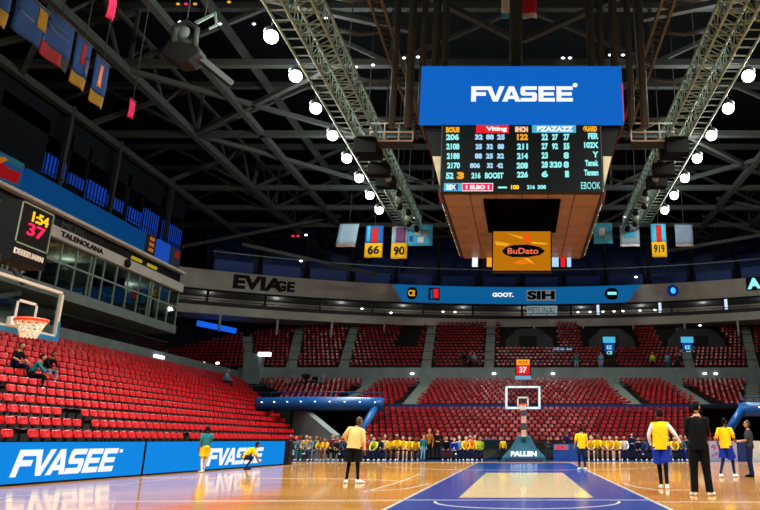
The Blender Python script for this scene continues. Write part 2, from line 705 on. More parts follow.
for i in range(NROW):
    x = ROW_X - ROW_DX * i
    z = ROW_Z + ROW_DZ * i
    y = 12.4 + 0.11 * (i % 3)
    k = 0
    while y < left_end(i) - 0.4:
        px, py = to_px((x, y, z + 0.6))
        if px > -30:
            seen = px > 0 and abs(py - 255) < 255
            if seen:
                k += 1
            d = math.hypot(x, y)
            near.append((d, i, k, seen, x, y, z))
        y += SEAT_PITCH
        # a few gaps where the stair gangways cross the rows
gap = set()
for t in near:
    for (r0, r1, y0) in ((4, 14, 22.5), (1, 3, 24.6), (0, 2, 20.2), (0, 1, 30.4)):
        if r0 <= t[1] < r1 and abs(t[5] - y0 - 0.25 * t[1]) < 0.30 and t[3]:
            gap.add(t)
near = [t for t in near if t not in gap]
# renumber after the gaps
cnt = {}
near.sort(key=lambda t: (t[1], t[5]))
nn = []
for (d, i, k, seen, x, y, z) in near:
    if seen:
        cnt[i] = cnt.get(i, 0) + 1
    nn.append((d, i, cnt.get(i, 0), seen, x, y, z))
inview = sorted([t for t in nn if t[3]])
single = set(inview[:300])
proto = None
for t in nn:
    d, i, k, seen, x, y, z = t
    if t in single:
        lab = 'red plastic seat, %s row above the blue board, %s along from the picture edge' % (ordinal(i + 1), ordinal(k))
        if proto is None:
            r = thing('stadium_seat', lab, 'seat', (x, y, z), 0, 'red seats of the side stand')
            for nm, me in (('backrest', ME_BACK), ('seat', ME_PAN), ('bracket', ME_FOOT)):
                q = bpy.data.objects.new(nm, me)
                C.objects.link(q)
                q.parent = r
            proto = r
        else:
            r = copy_tree(proto)
            r.location = (x, y, z)
            r['label'] = lab
        r.rotation_euler = (0, 0, RND.uniform(-0.03, 0.03))
    else:
        lite_seat(stuff, x, y, z, 1, 0, 0)

# ------------------------------------------------------------------ end stand, far behind the basket
E_Y, E_DY, E_DZ, E_N = 45.2, 0.95, 0.282, 20


def e_row(j):
    return E_Y + E_DY * j, 0.62 + E_DZ * j


def corner_x(Y):        # where the side stand's last rows meet the end stand
    return -13.9 - max(0.0, min(Y, 63.4) - 46.6) * 0.655


TUN_L, TUN_R = (-16.6, -11.2), (12.9, 18.6)
AISLE = ((-13.9, -14.6), (-8.9, -9.2), (8.4, 9.3), (13.9, 15.0), (21.4, 18.2))   # x at the top row, x at row ten


def aisle_x(a, j):
    return a[1] + (a[0] - a[1]) * (j - 10) / 9.0


mb = MB()
for j in range(E_N):
    Y, z = e_row(j)
    y0, y1 = Y - 0.42, Y + 0.54
    segs = [(corner_x(Y) + 0.2, 27.5)]
    if j < 10:
        segs = [(corner_x(Y) + 0.2, TUN_L[0]), (TUN_L[1], TUN_R[0]), (TUN_R[1], 27.5)]
    for a, b in segs:
        if b > a:
            mb.box((a, y0, max(0, z - 0.5)), (b, y1, z))
mb.box((-25, 62.8, 0), (27.5, 63.3, 5.9))
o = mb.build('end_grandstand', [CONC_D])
tag(o, 'stepped concrete grandstand under the dark red seats beyond the far basket', 'grandstand')

for j in range(E_N):
    Y, z = e_row(j)
    x = -27.45 + 0.225 * (j % 2)
    while x < corner_x(Y) + 0.6:
        x += 0.45
    while x < 27.0:
        ok = True
        if j < 10 and (TUN_L[0] - 0.3 < x < TUN_L[1] + 0.3 or TUN_R[0] - 0.3 < x < TUN_R[1] + 0.3):
            ok = False
        if j >= 10:
            for a in AISLE:
                if abs(x - aisle_x(a, j)) < 0.75:
                    ok = False
        if j == 9:
            ok = False
        if ok:
            lite_seat(stuff, x, Y, z, 0, -1, 1)
        x += 0.45

# upper tier of red seats
T_Y, T_DY, T_DZ, T_N = 64.9, 0.6, 0.385, 15


def t_row(k):
    return T_Y + T_DY * k, 7.55 + T_DZ * k


T_AISLE = (-30.2, -24.4, -18.4, -9.9, -3.4, 9.2, 17.3, 24.5)


def t_aisle_x(a, k):
    """the upper tier's stairs fan out with the curve of the bowl"""
    f = 0.86 if abs(a) > 25 else (0.90 if abs(a) > 20 else 0.925)
    return a * (f + (1 - f) * k / (T_N - 1))


PORTAL = ((-1.9, 3.3), (6.6, 11.6), (14.6, 20.8), (-12.6, -11.2))
mb = MB()
for k in range(T_N):
    Y, z = t_row(k)
    mb.box((-40, Y - 0.3, z - 0.6), (40, Y + 0.32, z))
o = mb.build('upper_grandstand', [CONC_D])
tag(o, 'upper stepped grandstand with dark red seats above the grey cross wall', 'grandstand')
for k in range(T_N):
    Y, z = t_row(k)
    x = -36 + 0.225 * (k % 2)
    while x < 34:
        ok = all(abs(x - t_aisle_x(a, k)) > 0.62 for a in T_AISLE)
        if k >= 6:
            ok = ok and all(not (a - 0.4 < x < b + 0.4) for a, b in PORTAL)
        if ok:
            lite_seat(stuff, x, Y, z, 0, -1, 1)
        x += 0.45
st = stuff.build('red_arena_seating', [RED, RED_E, RED_SHADE])
tag(st, 'thousands of further red seats filling the stands up to the upper tier', 'seats', kind='stuff')

# stair aisles
def aisle_steps(name, label, group, pts, wd, n):
    m = MB()
    a, b = Vector(pts[0]), Vector(pts[1])
    for q in range(n):
        p0 = a.lerp(b, q / n); p1 = a.lerp(b, (q + 1) / n)
        xm = (p0.x + p1.x) / 2
        m.box((xm - wd / 2, p0.y, p0.z - 0.35), (xm + wd / 2, p1.y, p1.z))
    r = m.build(name, [CONC_G])
    return tag(r, label, 'stairs', group)


AN = ('pale stair aisle in the end stand, beside the blue tunnel canopy', 'pale stair aisle in the end stand, between canopy and basket',
      'pale stair aisle in the end stand, first beyond the basket board', 'pale stair aisle in the end stand above the man in black',
      'pale stair aisle in the end stand at its far corner')
for a, lab in zip(AISLE, AN):
    Y0, z0 = e_row(10); Y1, z1 = e_row(19)
    aisle_steps('stair_aisle', lab, 'aisles of the end stand', ((a[1], Y0 - 0.42, z0 - 0.05), (a[0], Y1 + 0.5, z1 + 0.25)), 1.25, 20)
for q, a in enumerate(T_AISLE):
    if a in (9.2,):
        continue
    Y0, z0 = t_row(0); Y1, z1 = t_row(T_N - 1)
    aisle_steps('stair_aisle', 'grey stair aisle through the upper tier, %s counted from the glass suites' % ordinal(q + 1), 'aisles of the upper tier',
                ((t_aisle_x(a, 0), Y0 - 0.3, z0 - 0.05), (a, Y1 + 0.3, z1 + 0.2)), 0.95, 20)

# cross wall between end stand and upper tier
mb = MB().box((-26.6, 63.6, 5.6), (40, 64.1, 7.75)).box((-26.6, 63.35, 5.5), (40, 63.6, 6.3))
struct('wall_cross', mb, [CONC])
mb = MB()
for xx in range(-26, 36, 2):
    mb.tube([(xx, 63.85, 7.75), (xx, 63.85, 8.5)], 0.025, 6)
mb.tube([(-26.5, 63.85, 8.5), (34, 63.85, 8.5)], 0.03, 6)
tag(mb.build('guard_rail', [DARKGREY]), 'thin dark guard rail along the top of the grey cross wall', 'railing')
# mid-stand barrier line in front of row ten
mb = MB()
Y9, z9 = e_row(9)
for xx in range(-9, 12, 2):
    mb.tube([(xx, Y9 + 0.1, z9), (xx, Y9 + 0.1, z9 + 0.75)], 0.03, 6)
mb.box((-10.4, Y9 + 0.07, z9 + 0.3), (24, Y9 + 0.13, z9 + 0.75))
tag(mb.build('barrier', [NAVY]), 'low navy barrier running across the end stand behind the basket', 'barrier')

# grey walls flanking the tunnels, tunnel voids
def slant(pts, name, label, m=CONC):
    (x0, y0, z0), (x1, y1, z1) = pts
    b = MB()
    n = 8
    rg = []
    for q in range(n + 1):
        t = q / n
        p = Vector((x0, y0, z0)).lerp(Vector((x1, y1, z1)), t)
        rg.append([(p.x - 0.22, p.y, 0), (p.x + 0.22, p.y, 0), (p.x + 0.22, p.y, p.z), (p.x - 0.22, p.y, p.z)])
    b.rings(rg)
    o = b.build(name, [m])
    for p in o.data.polygons:
        p.use_smooth = False
    return tag(o, label, 'wall')


slant(((-16.4, 50.0, 3.9), (-12.0, 45.2, 1.5)), 'tunnel_side_wall', 'sloping grey wall beside the dark tunnel mouth under the blue canopy')
slant(((18.6, 50.0, 3.6), (16.4, 45.2, 1.3)), 'tunnel_side_wall', 'sloping grey wall of the tunnel behind the yellow player by the poster boards')
for nm, (a, b) in (('tunnel_void', TUN_L), ('tunnel_void', TUN_R)):
    mb = MB()
    mb.box((a, 54.2, 0), (b, 54.4, 3.6)).box((a - 0.05, 49.6, 0), (a + 0.05, 54.4, 3.6)).box((b - 0.05, 49.6, 0), (b + 0.05, 54.4, 3.4))
    mb.box((a, 49.6, 3.4), (b, 54.6, 3.6))
    tag(mb.build('tunnel', [BLACK]), 'dark tunnel under the stand, ' + ('mouth below the long blue canopy' if a < 0 else 'mouth below the short canopy near the man in dark clothes'), 'tunnel')


def canopy(label, x0, x1, yc, z0, z1, leg, lights):
    r = thing('tunnel_canopy', label, 'canopy', (0, 0, 0), 0, 'blue canopies over the tunnels')
    m = MB()
    rg = []
    for q in range(13):
        t = q / 12
        x = x0 + (x1 - x0) * t
        y = yc - 1.0 * math.sin(PI * t)
        rg.append([(x, y, z0), (x, y - 0.5, z0 + 0.15), (x, y - 0.55, (z0 + z1) / 2), (x, y - 0.4, z1), (x, y + 0.5, z1), (x, y + 0.5, z0)])
    m.rings(rg)
    m.build('beam', [BLUE_V], r)
    MB().tube([leg[0], leg[1]], 0.28, 10).build('leg', [BLUE_V], r)
    m = MB()
    m.tube([(x0, yc - 0.2, z1 + 0.35), ((x0 + x1) / 2, yc - 1.2, z1 + 0.35), (x1, yc - 0.2, z1 + 0.35)], 0.04, 6)
    for q in range(9):
        t = q / 8
        x = x0 + (x1 - x0) * t
        y = yc - 1.0 * math.sin(PI * t)
        m.tube([(x, y - 0.1, z1), (x, y - 0.1, z1 + 0.35)], 0.03, 6)
    m.build('handrail', [NAVY], r)
    for q in range(lights):
        t = (q + 0.6) / lights
        x = x0 + (x1 - x0) * t
        y = yc - 1.0 * math.sin(PI * t) - 0.58
        MB().sphere((x, y, (z0 + z1) / 2 + 0.12), (0.06, 0.03, 0.04), 8, 6).build('light', [SMALL], r)
    return rebase(r)


canopy('long blue vinyl canopy with a row of small lights over the tunnel mouth', -19.0, -10.0, 49.4, 3.2, 4.12, ((-10.3, 49.2, 3.8), (-11.5, 47.5, 0.6)), 9)
canopy('short blue vinyl canopy over the tunnel behind the poster boards', 14.9, 21.0, 47.0, 2.75, 3.65, ((15.0, 46.8, 3.3), (13.7, 46.4, 1.7)), 4)

# ------------------------------------------------------------------ side building above the lower stand
BX = -26.5
mb = MB().box((BX - 0.25, 18, 5.9), (BX, 63.6, 7.45)).box((BX - 2.0, 18, 5.6), (BX - 0.25, 63.6, 6.5))
struct('wall_parapet', mb, [CONC])
r = thing('glass_balustrade', 'long glass balustrade on the grey parapet below the suites', 'balustrade')
y = 20.0
while y < 50:
    MB().box((BX - 0.14, y + 0.04, 7.45), (BX - 0.11, y + 2.16, 8.25)).build('pane', [GLASS], r)
    y += 2.2
MB().box((BX - 0.16, 20, 8.25), (BX - 0.09, 50.6, 8.29)).build('handrail', [STEEL], r)
rebase(r)
# recess behind the balustrade
struct('wall_recess', MB().box((BX - 3.2, 18, 6.5), (BX - 3.0, 51, 9.0)), [DARKGREY])
struct('trim_slab', MB().box((BX - 5, 18, 9.0), (BX + 0.1, 51, 9.6)), [CONC])
r = thing('glazed_suites', 'long glazed front of the suites with thin pale mullions', 'suite windows')
MB().box((BX - 0.08, 18, 9.6), (BX - 0.05, 50.9, 12.2)).build('pane', [GLASS_D], r)
y = 20.95
q = 0
while y < 51:
    MB().box((BX - 0.04, y, 9.6), (BX + 0.04, y + 0.06, 12.2)).build('mullion', [STEEL_L], r)
    if q % 5 == 4:
        MB().box((BX - 0.05, y + 0.3, 9.6), (BX + 0.06, y + 0.39, 12.2)).build('mullion', [STEEL_L], r)
    y += 1.36
    q += 1
MB().box((BX - 0.04, 18, 10.95), (BX + 0.05, 50.9, 11.05)).build('transom', [STEEL_L], r)
rebase(r)
mb = MB().box((BX - 4.2, 18, 9.6), (BX - 4.0, 51, 12.2))
for y in range(22, 51, 4):
    mb.box((BX - 4.0, y, 9.6), (BX - 1.4, y + 0.15, 12.2))
struct('wall_suites', mb, [CONC_D])
# furniture silhouettes inside the suites
for q, y in enumerate((27, 31, 35, 39, 43, 46.5, 49)):
    r = thing('counter_table', 'pale counter behind the suite glass, %s bay from the near end' % ordinal(q + 1), 'table', (0, 0, 0), 0, 'counters in the suites')
    MB().box((BX - 1.9, y, 10.5), (BX - 1.2, y + 1.8, 10.6)).build('top', [CONC], r)
    MB().box((BX - 1.8, y + 0.1, 9.6), (BX - 1.7, y + 1.7, 10.5)).build('panel', [CONC_G], r)
    rebase(r)
struct('trim_fascia', MB().box((BX - 4.2, 18, 12.2), (BX + 0.25, 51, 12.85)), [BEIGE])
struct('trim_band', MB().box((BX - 4.2, 18, 12.85), (BX - 0.1, 51, 13.7)), [BLACK])
struct('trim_coping', MB().box((BX - 4.2, 18, 13.62), (BX + 0.3, 51, 13.8)), [BEIGE])
Y_, Z_ = (0, 1, 0), (0, 0, 1)
def sign_on_wall(name, label, body, y, z, w, h, m):
    r = thing(name, label, 'sign')
    text(body, (BX + 0.27, y, z), Y_, Z_, w, h, m, r, depth=0.03)
    rebase(r)
sign_on_wall('fascia_sign', 'small dark lettering on the pale fascia above the suite glass', 'TALENOLANA', 38.6, 12.55, 4.0, 0.32, BLACK)
r = thing('dark_sign', 'faint grey lettering on the dark band under the blue ribbon screen', 'sign')
text('HOIII', (BX - 0.08, 38.0, 13.25), Y_, Z_, 2.0, 0.55, DARKGREY, r)
text('BALL - ARENA', (BX - 0.08, 42.0, 13.3), Y_, Z_, 3.0, 0.4, CONC_D, r)
rebase(r)
for q, y in enumerate((44.2, 46.2)):
    tag(MB().box((BX - 0.1, y, 13.1), (BX + 0.0, y + 1.2, 13.3)).build('light_strip', [glow('dim_yellow', (190, 170, 30), 0.7)]),
        'dim yellow strip light on the dark band, ' + ('nearer the shot clock' if q == 0 else 'nearer the corner'), 'light', 'yellow strips on the dark band')
tag(MB().sphere((BX + 0.35, 43.2, 12.5), (0.16, 0.3, 0.3), 12, 8).build('wall_speaker', [BLACK]), 'round black loudspeaker on the pale fascia over the suites', 'loudspeaker')

# blue ribbon screen along the building
r = thing('ribbon_screen', 'long dark blue ribbon screen along the side building', 'screen')
MB().box((BX - 0.15, 33.5, 13.85), (BX + 0.1, 45.2, 15.2)).build('screen', [LED_RIB], r)
MB().box((BX - 0.5, 33.4, 13.8), (BX - 0.15, 45.3, 15.3)).build('housing', [BLACK], r)
rebase(r)
r = thing('video_panel', 'video panel showing a red and orange picture at the end of the ribbon screen', 'screen')
MB().box((BX - 0.15, 27, 13.9), (BX + 0.1, 33.2, 15.3)).build('screen', [glow('video_blue', (30, 70, 110), 0.8)], r)
MB().prism([(31.4, 14.0), (32.9, 14.1), (33.05, 14.75), (32.2, 14.65), (31.2, 14.9)], BX + 0.1, BX + 0.13, 'x').build('red_shape', [glow('video_red', (150, 16, 20), 0.8)], r)
MB().prism([(30.2, 14.4), (31.3, 14.45), (32.0, 15.05), (31.7, 15.1), (31.2, 14.85), (30.4, 14.75)], BX + 0.1, BX + 0.14, 'x').build('orange_shape', [glow('video_orange', (190, 100, 20), 0.8)], r)
MB().prism([(31.0, 15.02), (33.0, 14.95), (33.1, 15.3), (32.2, 15.3)], BX + 0.1, BX + 0.135, 'x').build('teal_shape', [glow('video_teal', (40, 100, 110), 0.6)], r)
rebase(r)
for lab, y0, y1, m in (('narrow panel with orange marks beside the ribbon screen', 45.5, 46.6, glow('panel_dark', (30, 36, 50), 0.6)),
                       ('bright blue panel in the row after the ribbon screen', 46.9, 48.6, glow('panel_blue', (24, 74, 176), 0.9)),
                       ('grey panel with a red mark at the corner end of the ribbon screen', 48.9, 50.2, glow('panel_grey', (44, 50, 60), 0.6))):
    r = thing('advert_panel', lab, 'panel', (0, 0, 0), 0, 'panels after the ribbon screen')
    MB().box((BX - 0.2, y0, 13.8), (BX + 0.1, y1, 15.3)).build('face', [m], r)
    if 'orange' in lab:
        for zz in (14.1, 14.5, 14.9):
            MB().box((BX + 0.1, y0 + 0.25, zz), (BX + 0.12, y1 - 0.25, zz + 0.25)).build('mark', [glow('video_orange', (190, 100, 20), 0.8)], r)
    if 'red' in lab:
        MB().box((BX + 0.1, y0 + 0.5, 14.6), (BX + 0.12, y0 + 1.0, 15.1)).build('mark', [glow('video_red', (150, 16, 20), 0.8)], r)
    rebase(r)
# upper level wall with lit blue windows
struct('wall_upper', MB().box((-34.2, 18, 13.6), (-34, 59, 24)).box((-34, 18, 15.3), (BX - 0.3, 51, 15.4)), [DECK])
WINS = ((40.6, 42.6, 17.9, 19.3), (43.0, 44.6, 18.1, 18.9), (45.0, 47.2, 17.8, 19.2), (47.5, 49.5, 18.1, 19.0), (50.2, 52.0, 17.8, 19.0), (52.3, 54.6, 17.6, 19.6), (55.4, 58.6, 17.2, 19.6), (33.4, 34.6, 18.6, 20.4), (35.4, 36.2, 18.6, 20.0))
for q, (y0, y1, z0, z1) in enumerate(WINS):
    o = MB().box((-31.1, y0, z0), (-31.0, y1, z1)).build('window_%d' % (q + 1), [WIN])
    o['kind'] = 'structure'
    m = MB()
    n = max(2, int((y1 - y0) / 0.32))
    for t in range(n + 1):
        yy = y0 + (y1 - y0) * t / n
        m.box((-31.02, yy - 0.035, z0), (-30.95, yy + 0.035, z1))
    m.box((-31.02, y0, z0 - 0.08), (-30.94, y1, z0)).box((-31.02, y0, z1), (-30.94, y1, z1 + 0.08))
    m.build('window_frame', [BLACK], o)
mb = MB()
for y0, y1 in ((18, 33.3), (34.7, 35.3), (36.3, 40.5), (42.7, 42.9), (44.7, 44.9), (47.3, 47.4), (49.6, 50.1), (52.1, 52.2), (54.7, 55.3), (58.7, 59.0)):
    mb.box((-31.3, y0, 15.4), (-31.05, y1, 21.5))
mb.box((-31.3, 18, 20.5), (-31.05, 59, 23)).box((-31.3, 18, 15.4), (-31.05, 59, 17.2))
struct('wall_windows', mb, [DECK])
for q, yy in enumerate((41.3, 46.9, 54.9)):
    tag(MB().bar((-30.4, yy, 15.4), (-30.4, yy, 23), 0.3, 0.3).build('roof_post', [DARKGREY]), 'dark steel post between the blue windows, %s from the shot clock' % ordinal(q + 1), 'post', 'posts over the ribbon screen')
# small dark seats/railing on the upper terrace
mb = MB()
for q in range(60):
    mb.tube([(BX - 0.45, 33.5 + q * 0.3, 15.2), (BX - 0.45, 33.5 + q * 0.3, 15.9)], 0.02, 5)
mb.tube([(BX - 0.45, 33.5, 15.9), (BX - 0.45, 51, 15.9)], 0.03, 6)
tag(mb.build('terrace_rail', [BLACK]), 'thin black railing along the terrace above the ribbon screen', 'railing')

# ------------------------------------------------------------------ curved balcony ring at the far end
A0, A1 = -0.64, 0.56
struct('trim_ring', MB().arc(66.5, 68.5, 15.95, 18.0, A0, A1), [BEIGE])
struct('trim_ledge', MB().arc(65.5, 70.5, 13.3, 14.15, A0, A1), [BEIGE])
struct('trim_soffit', MB().arc(66.2, 70.6, 15.75, 15.95, A0, A1), [CONC_D])
struct('wall_concourse', MB().arc(69.6, 69.8, 14.15, 15.8, A0, A1), [mat('concourse_wall', (120, 112, 102), 0.8)])
struct('wall_tier_back', MB().arc(69.2, 69.4, 9.0, 13.4, A0, A1), [DECK])
r = thing('balcony_railing', 'curved dark railing along the ledge of the far balcony', 'railing')
MB().arc(65.75, 65.82, 14.75, 14.82, A0, A1).build('handrail', [DARKGREY], r)
MB().arc(65.75, 65.78, 14.2, 14.6, A0, A1).build('infill', [mat('rail_infill', (52, 50, 52), 0.7)], r)
n = 44
for q in range(n + 1):
    a = A0 + (A1 - A0) * q / n
    X, Y = 65.8 * math.sin(a), 8.5 + 65.8 * math.cos(a)
    MB().tube([(X, Y, 14.15), (X, Y, 14.8)], 0.04, 6).build('baluster', [BLACK], r)
rebase(r)
for q in range(13):
    a = -0.5 + 1.0 * q / 12
    X, Y = 66.3 * math.sin(a), 8.5 + 66.3 * math.cos(a)
    tag(MB().tube([(X, Y, 14.15), (X, Y, 15.8)], 0.14, 8).build('balcony_column', [DARKGREY]), 'slim dark column on the far balcony, %s from the suites' % ordinal(q + 1), 'column', 'columns of the far balcony')
    if q % 1 == 0:
        X, Y = 65.3 * math.sin(a + 0.02), 8.5 + 65.3 * math.cos(a + 0.02)
        tag(MB().tube([(X, Y + 0.1, 11.6), (X, Y + 0.1, 13.3)], 0.12, 8).build('tier_post', [BEIGE]), 'short pale post under the balcony ledge, %s from the suites' % ordinal(q + 1), 'post', 'posts under the balcony ledge')


def ring_pt(px, z, R):
    """the point of the ring of radius R that lies behind picture column px"""
    lo, hi = -0.6, 0.6
    for _ in range(50):
        m = (lo + hi) / 2
        if to_px((R * math.sin(m), 8.5 + R * math.cos(m), z))[0] < px:
            lo = m
        else:
            hi = m
    a = lo
    return Vector((R * math.sin(a), 8.5 + R * math.cos(a), z)), Vector((math.cos(a), -math.sin(a), 0)), a


_, _, aL = ring_pt(393, 17, 66.3)
_, _, aR = ring_pt(640, 17, 66.3)
r = thing('balcony_screen', 'curved blue ribbon screen on the far balcony behind the scoreboard', 'screen')
m = MB()
rg = []
for q in range(41):
    t = q / 40
    row = []
    for zz, R in ((16.05, 66.28), (17.97, 66.28), (17.97, 66.48), (16.05, 66.48)):
        a = (aL - 0.0 + 0.016 * (zz < 17)) + ((aR - 0.022 * (zz < 17)) - (aL + 0.016 * (zz < 17))) * t
        row.append((R * math.sin(a), 8.5 + R * math.cos(a), zz))
    rg.append(row)
m.rings(rg)
o = m.build('screen', [LED_FAR], r)
for p in o.data.polygons:
    p.use_smooth = False
rebase(r)


def ring_sign(name, label, px, z, w, h, body, m, R=66.2, bold=0.04, back=None):
    p, t, a = ring_pt(px, z, R)
    r = thing(name, label, 'sign', (0, 0, 0))
    if back is not None:
        nrm = Vector((math.sin(a), math.cos(a), 0))
        MB().obox(p + nrm * 0.06, t * (w / 2 + 0.12), nrm * 0.04, Vector((0, 0, h / 2 + 0.12))).build('panel', [back], r)
    if body:
        text(body, p, t, Z_, w, h, m, r, bold=bold)
    return rebase(r)


BLACK_E = BLACK
ring_sign('wall_sign', 'black painted letters on the pale balcony front near the suites', 259, 17.05, 5.0, 1.5, 'EVIA', BLACK, 66.4, 0.05)
ring_sign('wall_sign', 'crowded black letters on a grey plate ending the balcony lettering', 285, 16.95, 2.0, 1.15, 'GE', BLACK, 66.4, 0.05, BEIGE)
ring_sign('sponsor_sign', 'pale lettering on the blue balcony screen left of the grey plate', 503, 17.05, 2.4, 0.5, 'GOOT.', LED_W, 66.2, 0.05)
ring_sign('sponsor_sign', 'grey plate with bold dark letters on the blue balcony screen', 541, 17.0, 3.1, 1.0, 'SIH', BLACK, 66.15, 0.05, glow('plate_grey', (110, 122, 128), 0.8))
ring_sign('sponsor_sign', 'pale plate with faint writing hanging under the balcony screen', 542, 15.2, 3.2, 0.85, 'MESUNAL', mat('grey_ink', (90, 100, 105)), 66.0, 0.0, glow('plate_pale', (140, 156, 160), 0.8))
# emblems
p, t, a = ring_pt(412, 17.0, 66.2)
r = thing('round_emblem', 'round black and yellow emblem on the blue balcony screen', 'emblem')
MB().sphere(p, (0.62, 0.05, 0.75), 16, 8).build('disc', [BLACK], r)
text('CB', p + Vector((0, -0.08, 0)), t, Z_, 0.8, 0.7, LEDORG, r, bold=0.03)
rebase(r)
p, t, a = ring_pt(434, 17.0, 66.2)
r = thing('square_emblem', 'square emblem with a red half on the blue balcony screen', 'emblem')
MB().obox(p, t * 0.62, (0, 0.04, 0), (0, 0, 0.7)).build('plate', [BLACK], r)
MB().prism([(p.x + 0.0, p.z - 0.5), (p.x + 0.5, p.z - 0.5), (p.x + 0.5, p.z + 0.55), (p.x - 0.1, p.z + 0.55)], p.y - 0.1, p.y - 0.05, 'y').build('red_half', [LEDRED], r)
MB().prism([(p.x - 0.5, p.z - 0.55), (p.x - 0.1, p.z - 0.55), (p.x - 0.2, p.z + 0.5), (p.x - 0.5, p.z + 0.3)], p.y - 0.1, p.y - 0.05, 'y').build('blue_half', [LED_FAR], r)
rebase(r)
p, t, a = ring_pt(612, 17.0, 66.2)
r = thing('oval_emblem', 'dark oval emblem with a pale bar on the blue balcony screen', 'emblem')
MB().sphere(p, (0.85, 0.06, 0.7), 20, 10).build('oval', [BLACK], r)
MB().obox(p + Vector((0, -0.08, 0.05)), (0.5, 0, 0), (0, 0.02, 0), (0, 0, 0.16)).build('bar', [CYAN], r)
rebase(r)
p, t, a = ring_pt(673, 17.1, 66.3)
r = thing('round_sign', 'round glowing blue sign on the pale balcony front', 'sign')
MB().sphere(p, (0.66, 0.08, 0.66), 20, 10).build('rim', [glow('deep_blue', (16, 40, 120), 0.8)], r)
MB().sphere(p + Vector((0, -0.08, 0)), (0.28, 0.05, 0.36), 16, 8).build('core', [glow('core_blue', (60, 190, 250), 1.2)], r)
rebase(r)
ring_sign('corner_sign', 'bold dark letter sign with cyan edge at the end of the balcony front', 754, 17.3, 1.4, 1.2, 'A', CYAN, 66.3, 0.06, BLACK)
# small lamps along the concourse
for q, (px, z) in enumerate(((362, 14.9), (391, 14.6), (443, 14.9), (455, 14.9), (578, 14.9), (590, 14.9), (603, 14.9), (614, 14.9), (623, 14.9), (640, 14.9), (655, 14.9), (718, 13.9), (700, 13.0))):
    p, t, a = ring_pt(px, z, 65.6)
    tag(MB().sphere(p, (0.16, 0.08, 0.1), 8, 6).build('concourse_lamp', [SMALL]), 'small white lamp on the far balcony, %s from the suites' % ordinal(q + 1), 'lamp', 'small lamps of the far balcony')
for q, px in enumerate((598, 660, 726)):
    p, t, a = ring_pt(px, 15.2, 66.0)
    tag(MB().obox(p, t * 0.14, (0, 0.05, 0), (0, 0, 0.55)).build('light_box', [glow('pale_sign', (200, 215, 255), 1.2)]),
        'upright white light box on the far balcony, ' + ('nearest the scoreboard', 'below the round blue sign', 'towards the corner letter sign')[q], 'sign', 'light boxes of the balcony')

for q in range(11):  # fill lights without fixtures, added to brighten the balcony concourse
    a = -0.5 + 1.0 * q / 10
    R = 67.6
    l = bpy.data.lights.new('concourse_fill_light', 'POINT')
    l.energy = 75
    l.color = (0.95, 1.0, 0.95)
    l.shadow_soft_size = 0.25
    o = bpy.data.objects.new('concourse_fill_light', l)
    C.objects.link(o)
    o.location = (R * math.sin(a), 8.5 + R * math.cos(a), 15.45)
for y in (24, 32, 40, 47):  # unseen fill lights added so the suite interiors show behind the glass
    l = bpy.data.lights.new('suite_fill_light', 'POINT')
    l.energy = 50
    l.color = (0.9, 1.0, 0.85)
    l.shadow_soft_size = 0.3
    o = bpy.data.objects.new('suite_fill_light', l)
    C.objects.link(o)
    o.location = (BX - 2.2, y + 1.0, 11.8)
# vomitories in the upper tier
for q, (x0, x1, lab) in enumerate(((-1.9, 3.3, 'above the far basket'), (6.6, 11.6, 'under the balcony with the tall blue sign'), (14.6, 20.8, 'with a blue and white sign near the corner'))):
    r = thing('portal', 'dark grey portal ' + lab, 'portal', (0, 0, 0), 0, 'portals of the upper tier')
    Y, z = t_row(6)
    m = MB().prism([(x0, z - 0.2), (x1, z - 0.2), (x1 - 0.2, z + 1.3), (x1 - 1.6, z + 2.35), (x0 + 1.5, z + 2.35), (x0 + 0.3, z + 1.2)], Y, Y + 4.2, 'y')
    m.build('housing', [DARKGREY], r)
    MB().box((x0 + 1.6, Y - 0.05, z), (x1 - 1.8, Y + 0.0, z + 1.6)).build('doorway', [BLACK], r)
    rebase(r)
for q, (px, lab) in enumerate(((609, 'nearer the basket'), (687, 'nearer the corner'))):
    p0, p1 = at_y(px, 340, 68.3), at_y(px, 352, 68.3)
    r = thing('level_sign', 'lit cyan and blue sign on the portal ' + lab, 'sign', (0, 0, 0), 0, 'lit signs on the portals')
    MB().box((p0.x - 0.62, 68.2, p0.z - 0.28), (p0.x + 0.62, 68.3, p0.z + 0.32)).build('top_plate', [SKYBLUE], r)
    MB().box((p0.x - 0.5, 68.2, p1.z - 0.5), (p0.x + 0.5, 68.3, p0.z - 0.3)).build('lower_plate', [glow('sign_blue', (24, 70, 150), 0.9)], r)
    text('EZ', (p0.x, 68.17, p1.z + 0.45), (1, 0, 0), Z_, 0.55, 0.36, CYAN, r)
    text('CE', (p0.x, 68.17, p1.z - 0.1), (1, 0, 0), Z_, 0.55, 0.36, CYAN, r)
    rebase(r)
for q, px in enumerate((556, 562, 569)):
    p = at_y(px, 351, 68.5)
    tag(MB().box((p.x - 0.24, 68.4, p.z - 0.38), (p.x + 0.24, 68.5, p.z + 0.38)).build('exit_window', [SKYBLUE]), 'small lit cyan window in the upper tier, %s from the basket' % ordinal(q + 1), 'window', 'small lit windows in the upper tier')
# blue lit strip at the back of the upper tier, near the suites
r = thing('light_bar', 'blue light bar at the back of the upper tier near the suites', 'light')
p0, p1 = at_y(197, 323, 66.5), at_y(236, 331, 70.5)
MB().bar(p0, p1, 0.1, 0.55).build('screen', [glow('bar_blue', (20, 90, 220), 1.1)], r)
rebase(r)
